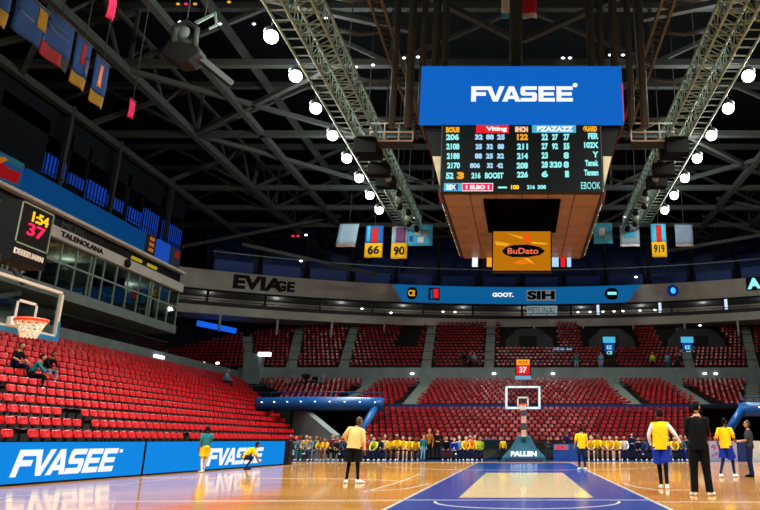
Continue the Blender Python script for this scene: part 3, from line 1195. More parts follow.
# white booth at the corner of the cross wall
r = thing('corner_booth', 'small pale booth with a bright lamp where the side and end stands meet', 'booth')
MB().box((-25.9, 63.0, 6.2), (-24.5, 64.4, 9.0)).build('wall', [CONC], r)
MB().box((-24.6, 62.9, 8.75), (-23.5, 63.3, 9.1)).build('lamp', [SMALL], r)
rebase(r)
for q, px in enumerate((203, 217, 412, 494, 553, 705, 716)):
    p = at_y(px, 363 if q < 2 else 373.5, 63.2)
    tag(MB().sphere((p.x, 63.3, p.z), (0.2, 0.08, 0.12), 8, 6).build('wall_lamp', [SMALL]), 'small white lamp on the grey cross wall, %s from the suites' % ordinal(q + 1), 'lamp', 'lamps of the cross wall')
tag(MB().box((BX, 48.6, 6.95), (BX + 0.12, 49.9, 7.15)).build('strip_lamp', [SMALL]), 'short white strip lamp on the parapet past the suites', 'lamp')

# blue parapet panels over the ring, split by dark posts
for q in range(14):
    a = -0.50 + 0.0714 * q
    m = MB().arc(68.6, 68.7, 18.0, 19.7, a + 0.006, a + 0.062, 6)
    tag(m.build('parapet_panel', [mat('panel_navy', (22, 66, 150), 0.5)]), 'dim blue panel on top of the far balcony front, %s from the suites' % ordinal(q + 1), 'panel', 'blue parapet panels of the balcony')
    X, Y = 68.4 * math.sin(a), 8.5 + 68.4 * math.cos(a)
    tag(MB().bar((X, Y, 18.0), (X, Y, 23.5), 0.35).build('dark_post', [BLACK]), 'dark upright post over the far balcony, %s from the suites' % ordinal(q + 1), 'post', 'dark posts over the balcony')
mb = MB()
mb.arc(68.2, 68.3, 20.4, 20.5, -0.5, 0.5, 40)
tag(mb.build('cable_tray', [STEEL_L]), 'thin pale pipe running along the dark posts over the far balcony', 'pipe')
# upper blue tier high behind the ring
mb = MB()
sb2 = MB()
for q in range(18):
    R = 69.0 + 0.95 * q
    z = 18.0 + 0.62 * q
    mb.arc(R, R + 1.0, z - 0.8, z, -0.5, 0.5, 32)
    n = int(R * 1.0 / 0.62)
    for t in range(n):
        a = -0.5 + 1.0 * t / n
        if any(abs(a - b) < 0.012 for b in (-0.42, -0.3, -0.17, -0.06, 0.06, 0.17, 0.3, 0.42)):
            continue
        X, Y = (R + 0.5) * math.sin(a), 8.5 + (R + 0.5) * math.cos(a)
        lite_seat(sb2, X, Y, z, -math.sin(a), -math.cos(a), 0, pan=False)
o = mb.build('top_grandstand', [NAVY])
tag(o, 'high stepped tier in near darkness above the far balcony', 'grandstand')
o = sb2.build('blue_arena_seating', [BLUE_SEAT, BLUE_SEAT])
tag(o, 'rows of dark blue seats in the dim top tier under the roof', 'seats', kind='stuff')

# ================================================================== ROOF STEEL
def truss(label, x0, x1, Y, zb, zt, bay, sag=0.0):
    """a cross truss: two chords, posts and diagonal braces"""
    r = thing('roof_truss', label, 'truss', (0, 0, 0), 0, 'roof trusses')
    n = int(round((x1 - x0) / bay))

    def P(q, top):
        x = x0 + (x1 - x0) * q / n
        return Vector((x, Y, (zt if top else zb) - sag * (abs(x) / 40.0) ** 2))
    for top, wd in ((False, 0.42), (True, 0.42)):
        m = MB()
        for q in range(n):
            m.bar(P(q, top), P(q + 1, top), wd, wd)
        m.build('chord', [STEEL], r)
    for q in range(n + 1):
        if q % 2 == 0:
            MB().bar(P(q, False), P(q, True), 0.2).build('post', [STEEL], r)
    for q in range(n):
        a, b = (P(q, False), P(q + 1, True)) if q % 2 == 0 else (P(q, True), P(q + 1, False))
        MB().bar(a, b, 0.24).build('brace', [STEEL], r)
    return rebase(r)


TR = ((30.6, 24.2, 28.2), (36.6, 23.4, 27.4), (45.6, 23.0, 27.0), (56.6, 23.0, 27.0), (62.0, 23.0, 27.2), (67.5, 23.0, 27.2), (80.0, 25.5, 29.5))
for q, (Y, zb, zt) in enumerate(TR):
    truss('dark steel cross truss under the roof, %s above the court from the camera side' % ordinal(q + 1), -40, 40, Y, zb, zt, 8.0)

LONG = ((-30.5, 22.6, 'over the blue windows', 0.45), (-24.2, 23.0, 'over the side grandstand', 0.5), (-19.2, 23.0, 'between the banners and the lamp row', 0.42), (-18.1, 25.5, 'high over the lamp row of the side stand', 0.4),
        (19.0, 23.0, 'beside the far lamp row', 0.45), (24.2, 23.0, 'outermost beyond the far lamp row', 0.5))
for x, z, lab, wd in LONG:
    m = MB().bar((x, 14, z), (x, 84, z), wd, wd)
    r = thing('roof_girder', 'long dark steel girder ' + lab, 'girder', (0, 0, 0), 0, 'long girders')
    m.build('girder', [STEEL], r)
    m = MB()
    for q in range(14 if x in (-24.2, 24.2) else 0):
        y = 16 + 5 * q
        MB().bar((x, y, z), (x, y + 2.5, z + 3.0), 0.16).build('brace', [STEEL], r)
        MB().bar((x, y + 2.5, z + 3.0), (x, y + 5, z), 0.16).build('brace', [STEEL], r)
    if x in (-24.2, 24.2):
        MB().bar((x, 14, z + 3.0), (x, 84, z + 3.0), 0.22).build('chord', [STEEL], r)
    rebase(r)

# raking struts over the side stand and plan bracing
RAKE = [((-40, 30, 17), (-24.2, 36.6, 27)), ((-40, 41, 17), (-24.2, 45.6, 27)), ((-40, 52, 17), (-24.2, 56.6, 27)), ((-24.2, 36.6, 23), (-12, 45.6, 23)), ((-24.2, 45.6, 23), (-12, 36.6, 23)),
        ((-24.2, 45.6, 23), (-12, 56.6, 23)), ((-30.5, 36.6, 22.6), (-24.2, 30.6, 25)), ((-40, 62, 17.5), (-19.2, 67.5, 24)), ((24.2, 56.6, 23), (12, 45.6, 23)), ((24.2, 45.6, 23), (12, 56.6, 23)),
        ((40, 58, 17), (19, 62, 24)), ((40, 66, 17), (19, 67.5, 24)), ((-26.4, 61, 19.0), (-14.6, 66, 17.3)), ((14, 66, 19.6), (24, 62, 20.4)), ((-4.7, 29.9, 23.2), (-0.3, 33.8, 23.2)), ((5.0, 29.9, 23.2), (0.1, 33.8, 23.2)),
        ((-14, 31, 24), (-6.5, 34, 24)), ((6.5, 33, 24), (12, 31, 24)), ((-28, 25, 22), (-19.5, 30.6, 24.5)), ((-24, 24, 21), (-17, 29, 23.5))]
for q, (a, b) in enumerate(RAKE):
    side = 'over the side stand' if a[0] < -15 else ('above the scoreboard' if abs(a[0]) < 15 else 'beyond the far lamp row')
    tag(MB().bar(a, b, 0.3, 0.3).build('roof_strut', [STEEL]), 'slanting dark steel strut %s, %s of the roof struts' % (side, ordinal(q + 1)), 'strut', 'slanting roof struts')
# cross pipes between catwalk and scoreboard ladder
for q, (y, z) in enumerate(((27.6, 21.6), (29.8, 21.2), (33.4, 20.6), (38.4, 20.8), (50.0, 21.2))):
    for sx in (-1, 1):
        tag(MB().tube([(sx * 9.4, y, z), (sx * 8.2, y, z - 0.25), (sx * 6.6, y + 0.3, z + 0.2)], 0.13, 8).build('cross_pipe', [STEEL]),
            'grey pipe joining the %s catwalk to the scoreboard rail, %s along' % ('suite-side' if sx < 0 else 'far-side', ordinal(q + 1)), 'pipe', 'pipes between catwalks and rails')


def catwalk(label, sx):
    """square lattice truss carrying the lamps, with a ladder-like walkway hung on its outside"""
    r = thing('lighting_catwalk', label, 'catwalk', (0, 0, 0), 0, 'lighting catwalks')
    y0, y1 = 16.0, 58.0
    xa, xb = sx * 9.1, sx * 10.4
    za, zb = 19.5, 20.7
    for x in (xa, xb):
        for z in (za, zb):
            MB().tube([(x, y0, z), (x, y1, z)], 0.075, 6).build('chord', [STEEL_L], r)
    m = MB()
    y = y0
    q = 0
    while y < y1 - 0.01:
        for x in (xa, xb):
            m.bar((x, y, za), (x, y, zb), 0.05)
            m.bar((x, y, za if q % 2 else zb), (x, y + 0.9, zb if q % 2 else za), 0.05)
        for z in (za, zb):
            m.bar((xa, y, z), (xb, y, z), 0.05)
            m.bar((xa, y, z), (xb, y + 0.9, z), 0.04)
        y += 0.9
        q += 1
    m.build('lattice', [STEEL_L], r)
    xo, xi = sx * 11.5, sx * 10.4
    for x in (xo,):
        MB().tube([(x, y0, 20.0), (x, y1, 20.0)], 0.07, 6).build('walkway_rail', [STEEL_L], r)
    y = y0
    while y < y1:
        MB().bar((xi, y, 20.0), (xo, y, 20.0), 0.07, 0.05).build('rung', [STEEL_L], r)
        y += 0.75
    for q in range(8):
        y = 18 + 5.2 * q
        MB().tube([((xa + xb) / 2, y, 20.7), ((xa + xb) / 2, y, 34)], 0.04, 6).build('hanger', [STEEL], r)
    # bundle of cable trunks and boxes slung beneath
    for q, (yy, zz, hh) in enumerate(((38.6, 19.0, 1.1), (40.0, 19.2, 0.8), (42.6, 19.1, 0.9), (45.0, 19.1, 0.8))):
        MB().box((min(xa, xb) - 0.1, yy, zz - hh / 2), (max(xa, xb), yy + 0.8, zz + hh / 2)).build('equipment_box', [BLACK], r)
    return rebase(r)


catwalk('bright steel lattice catwalk over the side stand edge of the court', -1)
catwalk('bright steel lattice catwalk on the far side of the scoreboard', 1)


def ladder(label, sx):
    r = thing('ladder_rail', label, 'rail', (0, 0, 0), 0, 'ladder rails by the scoreboard')
    x = sx * 6.5
    for dx in (-0.28, 0.28):
        MB().bar((x + dx, 14, 20), (x + dx, 40.0, 20), 0.13, 0.16).build('rail', [STEEL_B], r)
    y = 14.2
    while y < 40:
        MB().bar((x - 0.28, y, 20), (x + 0.28, y + 0.2, 20), 0.07).build('rung', [STEEL], r)
        y += 0.5
    for y in (18, 26, 34, 39.5):
        MB().tube([(x, y, 20), (x, y, 34)], 0.05, 6).build('hanger', [STEEL], r)
    return rebase(r)


ladder('long brownish ladder rail running past the suite side of the scoreboard', -1)
ladder('long brownish ladder rail running past the far side of the scoreboard', 1)
# white gantries between ladder rail and catwalk
for sx in (-1, 1):
    r = thing('white_gantry', 'short white railed gantry on the %s of the scoreboard' % ('suite side' if sx < 0 else 'far side'), 'gantry', (0, 0, 0), 0, 'white gantries')
    a, b = sx * 6.9, sx * 9.6
    for z in (19.4, 20.0, 20.6):
        MB().tube([(a, 39.0, z), (b, 39.0, z)], 0.06, 6).build('rail', [WHITE], r)
    for t in range(4):
        x = a + (b - a) * t / 3
        MB().tube([(x, 39.0, 19.4), (x, 39.0, 20.6)], 0.05, 6).build('post', [WHITE], r)
    MB().box((min(a, b), 39.0, 19.3), (max(a, b), 40.0, 19.4)).build('deck', [STEEL], r)
    rebase(r)
# stage lights clustered on the far end of the catwalks
for sx in (-1, 1):
    for q in range(9):
        y = 44 + 1.45 * q
        x = sx * (9.5 + 0.25 * math.sin(q * 2.1))
        r = thing('stage_light', 'small black stage light under the %s catwalk, %s from the scoreboard' % ('suite-side' if sx < 0 else 'far-side', ordinal(q + 1)), 'light', (0, 0, 0), 0, 'stage lights under the catwalks')
        MB().tube([(sx * 9.1, y, 19.5), (x, y, 19.45), (x, y, 19.1)], 0.05, 6).build('clamp', [STEEL_L], r)
        MB().tube([(x, y + 0.1, 19.1), (x - sx * 0.1, y - 0.1, 18.95), (x - sx * 0.25, y - 0.5, 18.6)], [0.1, 0.2, 0.24], 10).build('housing', [STEEL_L if q % 3 == 0 else BLACK], r)
        rebase(r)

# floodlights
def floodlight(x, y, z, label):
    r = thing('floodlight', label, 'floodlight', (0, 0, 0), 0, 'court floodlights')
    sx = -1 if x < 0 else 1
    tgt = Vector((sx * 6.0, y - 6, 0)) - Vector((x, y, z))
    d = tgt.normalized()
    p = Vector((x, y, z))
    MB().tube([p - d * 0.5, p - d * 0.35, p - d * 0.02], [0.16, 0.3, 0.34], 14).build('housing', [DARKGREY], r)
    MB().sphere(p + d * 0.08, (0.34, 0.34, 0.34), 14, 10).build('lens', [LENS], r)
    MB().tube([(x, y, z + 0.1), (x, y, z + 0.75), (x - sx * 0.7, y, z + 0.75)], 0.05, 6).build('yoke', [STEEL], r)
    rebase(r)
    area_lamp(*(p + d * 0.5), LAMP_W, p + d * 30, 0.5)
    l = bpy.data.lights.new('floodlight_spill', 'POINT')
    l.energy = SPILL_W
    l.color = LAMP_COL
    l.shadow_soft_size = 0.4
    o = bpy.data.objects.new('floodlight_spill', l)
    C.objects.link(o)
    o.location = p + Vector((sx * 0.9, 0, 0.3))


for sx in (-1, 1):
    for q, y in enumerate(LAMP_Y):
        if q == 0 and sx > 0:
            continue
        floodlight(sx * 12.1, y, 20.0, 'glaring round floodlight of the %s row, %s from the camera' % ('suite-side' if sx < 0 else 'far-side', ordinal(q + 1)))
# tiny coloured and white indicator lamps in the roof
for q, (px, py, Y, m) in enumerate(((178, 4, 30, LEDORG), (186, 4, 30, LEDPINK), (195, 4, 30, LEDORG), (229, 2, 30, LEDORG), (180, 22, 32, SMALL), (220, 24, 33, SMALL), (254, 24, 33, SMALL), (404, 58, 36, SMALL),
                                    (418, 57, 36, SMALL), (563, 58, 36, SMALL), (570, 58, 36, SMALL), (610, 55, 36, SMALL), (623, 55, 36, SMALL), (356, 67, 36, SMALL), (373, 65, 36, SMALL), (326, 18, 32, SMALL),
                                    (293, 236, 70, LEDPINK), (298, 236, 70, LEDPINK), (306, 235, 70, SMALL), (213, 189, 62, SMALL), (301, 261, 72, SMALL), (174, 211, 60, SMALL), (415, 218, 66, SMALL), (625, 217, 66, SMALL), (722, 206, 62, SMALL), (539, 272, 72, SMALL), (636, 277, 70, SMALL))):
    p = at_y(px, py, Y)
    k = Y / 60.0
    tag(MB().sphere(p, (0.11 * k + 0.05, 0.06, 0.07 * k + 0.03), 8, 6).tube([p, (p.x, p.y, 34.0)], 0.008, 4, 1).build('roof_lamp', [m, BLACK]), 'tiny %s indicator lamp among the roof steel, %s counted from the entrance side' % ({'led_orange': 'orange', 'led_pink': 'pink', 'small_lamp': 'white'}[m.name], ordinal(q + 1)), 'lamp', 'indicator lamps in the roof')

# dangling speaker cluster over the side stand
p = at_y(185, 52, 29)
r = thing('hanging_loudspeaker', 'bulky dark loudspeaker with a round grey cone and carrying frame over the side stand', 'loudspeaker')
MB().prism([(p.x - 0.9, p.z - 0.4), (p.x - 0.1, p.z - 0.85), (p.x + 0.5, p.z - 0.8), (p.x + 1.0, p.z - 0.3), (p.x + 0.8, p.z + 0.1), (p.x - 0.6, p.z + 0.4)], 28.5, 29.4, 'y').build('body', [DARKGREY], r, 0.06)
MB().tube([(p.x - 0.35, 28.5, p.z + 0.2), (p.x - 0.4, 28.5, p.z + 1.0), (p.x + 0.15, 28.5, p.z + 1.35), (p.x + 0.7, 28.5, p.z + 0.95), (p.x + 0.7, 28.5, p.z)], 0.14, 8).build('frame', [STEEL], r)
MB().sphere((p.x + 0.18, 28.4, p.z + 0.7), (0.26, 0.1, 0.32), 14, 8).build('cone', [CONC], r)
MB().bar((p.x + 0.7, 29, p.z - 0.3), (p.x + 2.0, 30, p.z - 1.2), 0.3).build('arm', [STEEL], r)
MB().tube([(p.x + 0.15, 28.5, p.z + 1.3), (p.x + 0.15, 28.6, 34)], 0.03, 6).build('cable', [STEEL], r)
rebase(r)
p = at_y(208, 20, 30)
r = thing('lamp_bracket', 'small pale angular bracket lit beside the first floodlight', 'bracket')
MB().prism([(p.x - 0.7, p.z - 0.1), (p.x + 0.3, p.z + 0.5), (p.x + 0.35, p.z + 0.4), (p.x - 0.55, p.z - 0.2)], 30, 30.1, 'y').build('plate', [STEEL_L], r)
MB().prism([(p.x + 0.25, p.z + 0.5), (p.x + 0.35, p.z + 0.5), (p.x + 0.5, p.z - 0.3), (p.x + 0.1, p.z - 0.5), (p.x + 0.1, p.z - 0.42), (p.x + 0.4, p.z - 0.25)], 30, 30.1, 'y').build('hook', [STEEL_L], r)
MB().tube([(p.x - 0.2, 30.05, p.z + 0.2), (p.x - 0.2, 30.05, 25)], 0.04, 6).build('rod', [STEEL], r)
rebase(r)

# ------------------------------------------------------------------ hung pipes above the scoreboard
for q, x in enumerate((-6.15, -5.4, -4.8, -4.2, -3.75, 3.35, 3.85, 4.5, 5.2, 5.8)):
    tag(MB().tube([(x, 29, 15.4 + 0.1 * (q % 3)), (x, 29, 29)], 0.2 if q % 2 else 0.16, 10).build('hanging_pipe', [STEEL]),
        'thick grey pipe rising from the scoreboard into the roof, %s from the suite side' % ordinal(q + 1), 'pipe', 'pipes above the scoreboard')
r = thing('hanging_column', 'single grey column rising from the middle of the scoreboard top', 'column')
MB().tube([(-0.3, 29, 15.4), (-0.3, 29, 29)], 0.32, 12).build('shaft', [STEEL], r)
MB().box((-1.9, 28.9, 15.6), (-1.2, 29.1, 16.6)).build('bracket', [STEEL], r)
rebase(r)

# ------------------------------------------------------------------ SCOREBOARD
SY0, SY1 = 24.0, 33.6
r = thing('centre_scoreboard', 'huge hanging scoreboard with a blue screen over black score panels', 'scoreboard')
MB().box((-3.95, SY0 + 0.02, 13.1), (3.95, SY1, 15.55)).build('upper_housing', [BLACK], r)
sc = MB().box((-4.0, SY0 - 0.12, 13.06), (3.96, SY0 + 0.02, 15.57)).build('top_screen', [LED_TOP], r)
block_text('FVASEE', (0.0, SY0 - 0.125, 14.34), (1, 0, 0), Z_, 4.0, 0.66, LED_W, sc)
MB().sphere((2.1, SY0 - 0.14, 14.72), (0.1, 0.02, 0.1), 10, 6).build('dot', [LED_W], sc)
for sx in (-1, 1):
    m = MB().box((sx * 3.98 - 0.04, SY0 + 0.03, 13.3), (sx * 3.98 + 0.04, SY1, 14.9))
    m.build('side_screen', [LEDRED], r)
# lower tapered body: wide at the top, narrow underneath
body = MB()
body.rings([[(-3.85, SY0 + 0.1, 13.1), (3.85, SY0 + 0.1, 13.1), (3.85, SY1, 13.1), (-3.85, SY1, 13.1)],
            [(-3.06, SY0 + 0.1, 10.28), (3.06, SY0 + 0.1, 10.28), (3.06, SY1, 10.28), (-3.06, SY1, 10.28)]])
o = body.build('lower_housing', [BLACK], r)
for p in o.data.polygons:
    p.use_smooth = False
for sx in (-1, 1):
    MB().prism([(sx * 3.12, 10.32), (sx * 3.12, 11.75), (sx * 3.46, 11.75), (sx * 3.08, 10.32)] , SY0 + 0.02, SY0 + 0.1, 'y').build('corner_panel', [mat('cream_panel', (206, 196, 160), 0.5)], r)
    m = MB()
    m.bar((sx * 3.14, SY0 + 0.1, 10.45), (sx * 3.14, SY1, 10.45), 0.1, 0.3)
    m.build('edge_rail', [DARKGREY], r)
    for q in range(22):
        y = SY0 + 0.4 + q * 0.42
        big = q < 6
        MB().box((sx * 3.2 - 0.03, y, 10.36), (sx * 3.2 + 0.03, y + (0.38 if big else 0.16), 10.58)).build('edge_lamp', [(LEDRED if q in (0, 1, 2, 5) else LED_W) if big else LEDORG if q % 3 else LED_W], r)
st = MB().box((-3.09, SY0 - 0.05, 10.28), (3.05, SY0 + 0.1, 13.04)).build('stats_screen', [SCREEN_K], r)
MB().box((-3.12, SY0 - 0.07, 10.26), (-3.08, SY0 + 0.1, 13.06)).build('frame', [STEEL], st)
MB().box((3.04, SY0 - 0.07, 10.26), (3.08, SY0 + 0.1, 13.06)).build('frame', [STEEL], st)


def on_screen(px, py):
    return at_y(px, py, SY0 - 0.07)


def readout(body, x0, y0, x1, y1, m, bold=0.05):
    a, b = on_screen(x0, y0), on_screen(x1, y1)
    text(body, ((a.x + b.x) / 2, SY0 - 0.06, (a.z + b.z) / 2), (1, 0, 0), Z_, b.x - a.x, a.z - b.z, m, st, 'readout', bold=bold, depth=0.015)


def patch(x0, y0, x1, y1, m, name='screen_field', d=0.0):
    a, b = on_screen(x0, y0), on_screen(x1, y1)
    MB().box((a.x, SY0 - 0.065 - d, b.z), (b.x, SY0 - 0.045, a.z)).build(name, [m], st)


# (picture columns and rows of the read-outs on the screen plane)
patch(476, 125, 509, 133, LEDRED); readout('Viting', 486, 126.5, 507, 132, LED_W)
patch(532, 125, 576, 132.5, SKYBLUE); readout('PZAZAZZ', 537, 126.3, 573, 131.5, LED_W)
readout('BOUS', 446, 127, 459.5, 132.5, LEDORG, 0.08)
readout('SHCN', 515, 126.5, 528, 132, glow('led_salmon', (255, 200, 160), 1.0), 0.08)
readout('GUARD', 583, 126, 597, 131.5, LEDORG, 0.08)
for q, (y, b) in enumerate(((137, '206'), (146.5, '2108'), (156, '2188'), (165.5, '2170'))):
    readout(b, 446 + 0.4 * q, y - 3, 459 + 0.3 * q, y + 3, CYAN)
readout('52', 446, 172.5, 453.5, 179, CYAN); readout('3', 457, 172, 464, 179, LEDORG, 0.07)
BLUW = glow('led_pale_blue', (170, 220, 255), 1.0)
for q, y in enumerate((137, 146.5, 156)):
    for x in (475, 486, 497):
        if q < 3:
            readout(('88', '32', '25')[(q + x) % 3], x + (0.6 if q == 1 else 0), y - 2.6, x + 7 + (0 if q else 0.8), y + 2.6, BLUW)
for x, b in ((470, '806'), (487, '32'), (497, '42')):
    readout(b, x, 163, x + (10 if x == 470 else 6), 168, BLUW)
readout('216', 471.5, 172.5, 480.5, 178.5, CYAN); readout('BOOST', 485, 172.5, 503.5, 178.5, CYAN)
for y, b, m in ((137, '122', LEDORG), (146.5, '211', CYAN), (156, '214', CYAN), (165.5, '208', CYAN), (174.5, '226', CYAN)):
    readout(b, 517 - (0.5 if y == 165.5 else 0), y - 3, 528, y + 3, m)
for q, y in enumerate((137, 146.2, 155.4, 164.6, 174)):
    readout(('22', '27', '23', '28', '6')[q], 541.5, y - 3.2, 548, y + 3.2, CYAN)
    readout(('27', '55', '8', '8', '1')[q], 563.5 if q < 4 else 565, y - 3.2, 569 if q > 1 else 569.5, y + 3.2, CYAN)
    if q < 2 or q == 3:
        readout(('27', '92', '320')[min(q, 2)], 552 if q < 3 else 549.5, y - 3, 558 if q < 3 else 562, y + 3, CYAN)
for y, b, x in ((136, 'FER', 588), (145, '102X', 584), (154.5, 'Y', 592.5), (163, 'Tamak', 585), (172.5, 'Tansan', 584)):
    readout(b, x, y - 3, 598.5, y + 3, CYAN)
patch(444, 183, 462, 191, SKYBLUE); patch(462, 183, 493, 191, LED_W); patch(462.5, 183.6, 492.4, 190.4, LEDPINK, d=0.006)
readout('2EX', 446, 184.5, 456, 189.5, LED_W); readout('1 ELBO 1', 466, 185, 489, 189.2, LED_W)
patch(453, 184, 458, 190, NAVY, d=0.004)
patch(498, 186.5, 507, 188.2, CYAN); readout('100', 511, 185, 519, 189.3, LEDYEL)
readout('216', 527, 185, 535, 189, CYAN); readout('308', 537.5, 185, 546, 189, CYAN); readout('EBOOK', 581, 182, 600.5, 189, CYAN, 0.0)
# wooden-looking underside made of brown panels
for q in range(6):
    for t in range(7):
        x0, x1 = -3.0 + q * 1.0, -2.0 + q * 1.0
        y0, y1 = SY0 + 0.15 + t * 1.34, SY0 + 0.15 + (t + 1) * 1.34
        MB().box((x0 + 0.015, y0 + 0.015, 10.22), (x1 - 0.015, min(y1, SY1) - 0.015, 10.28)).build('underside_panel', [PANEL], r)
MB().box((-1.5, SY0 + 0.6, 10.12), (1.5, 28.7, 10.24)).build('screen_mount', [mat('void_black', (2, 2, 2), 1.0, spec=0.0)], r)
hs = MB().box((-1.27, 28.5, 8.36), (1.26, 28.62, 10.22)).build('lower_screen', [LEDAMB], r)
MB().box((-1.33, 28.62, 8.3), (1.32, 28.9, 10.24)).build('lower_housing', [BLACK], r)
B = lambda px, py: at_y(px, py, 28.48)


def hs_poly(pts, m, name, d):
    q = [(B(a, b).x, B(a, b).z) for a, b in pts]
    MB().prism(q, 28.5 - d, 28.5, 'y').build(name, [m], hs)


hs_poly([(502, 251), (506, 247), (514, 245), (528, 244.5), (540, 247), (545, 251), (540, 255), (528, 257), (512, 257), (505, 254.5)], SCREEN_K, 'oval_badge', 0.02)
text('BuDato', ((B(507, 251).x + B(539, 251).x) / 2, 28.48, B(520, 251).z), (1, 0, 0), Z_, 1.35, 0.27, glow('led_coral', (240, 110, 80), 1.0), hs, bold=0.02)
hs_poly([(523, 240), (525, 235), (527.5, 233.5), (530, 236), (531, 240), (528, 242.5)], glow('flame_red', (245, 84, 20), 1.0), 'flame', 0.02)
hs_poly([(506, 233), (523, 237), (522, 239)], LEDORG, 'streak', 0.01)
hs_poly([(495, 241), (510, 243.5), (507, 246), (496, 245)], glow('streak_gold', (236, 170, 30), 1.0), 'streak', 0.01)
hs_poly([(531, 241.5), (547, 243), (547, 244.5), (532, 243.5)], LEDORG, 'streak', 0.01)
hs_poly([(512, 262.5), (522, 259), (532, 263), (520, 264.5)], glow('streak_orange', (240, 120, 20), 1.0), 'streak', 0.012)
hs_poly([(523, 258.2), (528, 258), (536, 265)], LEDORG, 'streak', 0.01)
for a, b in ((469, 262.5), (480, 491), (490, 0)):
    pass
rebase(r)
# lights of the scoreboard underside: small warm downlights washing the panels
for x in (-0.7, 0.9):
    pass
for q, (px, w_, m) in enumerate(((475, 0.35, LED_W), (490, 0.4, LEDORG), (555, 0.45, BLUW), (563, 0.3, LEDRED), (569, 0.25, BLUW))):
    p = at_y(px, 263, 33.4)
    tag(MB().box((p.x - w_ / 2 * .8, 33.3, p.z - 0.2), (p.x + w_ / 2 * .8, 33.42, 10.3)).build('hanging_tile', [m]), 'small lit tile under the back edge of the scoreboard, %s from the suite side' % ordinal(q + 1), 'panel', 'small tiles under the scoreboard')

# ------------------------------------------------------------------ BANNERS
CL_BLUE = mat('cloth_blue', (30, 96, 176), 0.85)
CL_PALE = mat('cloth_pale', (150, 176, 196), 0.85)
CL_CYAN = mat('cloth_cyan', (70, 180, 220), 0.85)
CL_RED = mat('cloth_red', (200, 36, 34), 0.85)
CL_YEL = mat('cloth_yellow', (244, 186, 10), 0.85)
CL_PINK = mat('cloth_pink', (232, 30, 100), 0.85)
CL_WHT = mat('cloth_white', (225, 225, 220), 0.85)


def banner(label, c, right, wd, h, bands, group, marks=(), txt=None, rope=None, lean=0.0):
    """cloth hung from its top edge; bands: (from, to, material) as shares of the height from the top; marks: (u0,u1,v0,v1,material)"""
    r = thing('hanging_banner', label, 'banner', (0, 0, 0), 0, group)
    R = Vector(right).normalized()
    N = R.cross(Vector((0, 0, 1)))
    c = Vector(c)

    def P(u, v, d=0.0):
        return c + R * ((u - 0.5) * wd + lean * v) + Vector((0, 0, -v * h)) + N * (d + 0.06 * math.sin(u * 7 + v * 3) * v)

    def patchm(u0, u1, v0, v1, m, name, d):
        mb = MB()
        n = 6
        rg = []
        for q in range(n + 1):
            v = v0 + (v1 - v0) * q / n
            rg.append([P(u0 + (u1 - u0) * k / 6, v, d) for k in range(7)] + [P(u0 + (u1 - u0) * k / 6, v, d - 0.03) for k in range(6, -1, -1)])
        mb.rings(rg).build(name, [m], r)
    for v0, v1, m in bands:
        patchm(0, 1, v0, v1, m, 'cloth', 0)
    for u0, u1, v0, v1, m in marks:
        patchm(u0, u1, v0, v1, m, 'mark', 0.02)
    if txt:
        for body, u, v, w2, h2, m in txt:
            text(body, P(u, v, 0.06), R, Z_, w2, h2, m, r)
    MB().tube([P(-0.03, 0), P(1.03, 0)], 0.05, 6).build('rod', [STEEL], r)
    MB().tube([P(0.5, 0), Vector((P(0.5, 0).x, P(0.5, 0).y, 34.0))], 0.025, 5).build('cord', [STEEL], r)
    return rebase(r)


XR = (1, 0, 0)
banner('pale grey-blue banner with speckled print, suite-side end of the hanging row', (-15.6, 58, 20.1), XR, 1.75, 2.2, [(0, 0.86, CL_PALE), (0.86, 1, mat('cloth_dusty', (150, 130, 120)))], 'banners by the scoreboard', lean=-0.25)
banner('blue banner with a red figure and square yellow foot reading 66', (-13.3, 58, 19.9), XR, 1.6, 3.0, [(0, 0.55, CL_BLUE), (0.55, 1, CL_YEL)], 'banners by the scoreboard', [(0.35, 0.7, 0.08, 0.55, CL_RED), (0.08, 0.25, 0.0, 0.5, CL_CYAN)], [('66', 0.5, 0.76, 1.05, 0.8, BLACK)])
banner('narrow mauve banner with a yellow foot reading 90', (-11.0, 58, 19.85), XR, 1.45, 3.05, [(0, 0.52, CL_PALE), (0.52, 1, CL_YEL)], 'banners by the scoreboard', [(0.25, 0.85, 0.04, 0.5, mat('cloth_plum', (110, 50, 110)))], [('90', 0.5, 0.76, 1.0, 0.8, BLACK)])
banner('wide bright cyan banner with a mottled print, next to the scoreboard', (-9.15, 58, 20.05), XR, 2.2, 2.05, [(0, 1, CL_CYAN)], 'banners by the scoreboard', [(0.25, 0.5, 0.2, 0.5, CL_WHT), (0.55, 0.8, 0.3, 0.6, CL_PALE), (0.4, 0.65, 0.6, 0.85, CL_WHT), (0.05, 0.2, 0.55, 0.8, CL_BLUE)])
banner('bright cyan banner with a white splash just past the scoreboard', (7.3, 58, 20.2), XR, 1.7, 2.0, [(0, 1, CL_CYAN)], 'banners by the scoreboard', [(0.3, 0.6, 0.25, 0.6, CL_WHT), (0.6, 0.85, 0.5, 0.8, CL_PALE)])
banner('pale blue banner with white print, second past the scoreboard', (9.7, 58, 20.0), XR, 1.75, 2.05, [(0, 0.9, CL_PALE), (0.9, 1, CL_WHT)], 'banners by the scoreboard', [(0.2, 0.8, 0.3, 0.6, CL_CYAN)])
banner('light blue banner with a red figure and yellow foot reading 919', (12.3, 58, 20.1), XR, 1.35, 3.15, [(0, 0.55, CL_CYAN), (0.55, 1, CL_YEL)], 'banners by the scoreboard', [(0.35, 0.72, 0.05, 0.55, CL_RED)], [('919', 0.5, 0.75, 0.95, 0.75, BLACK)])
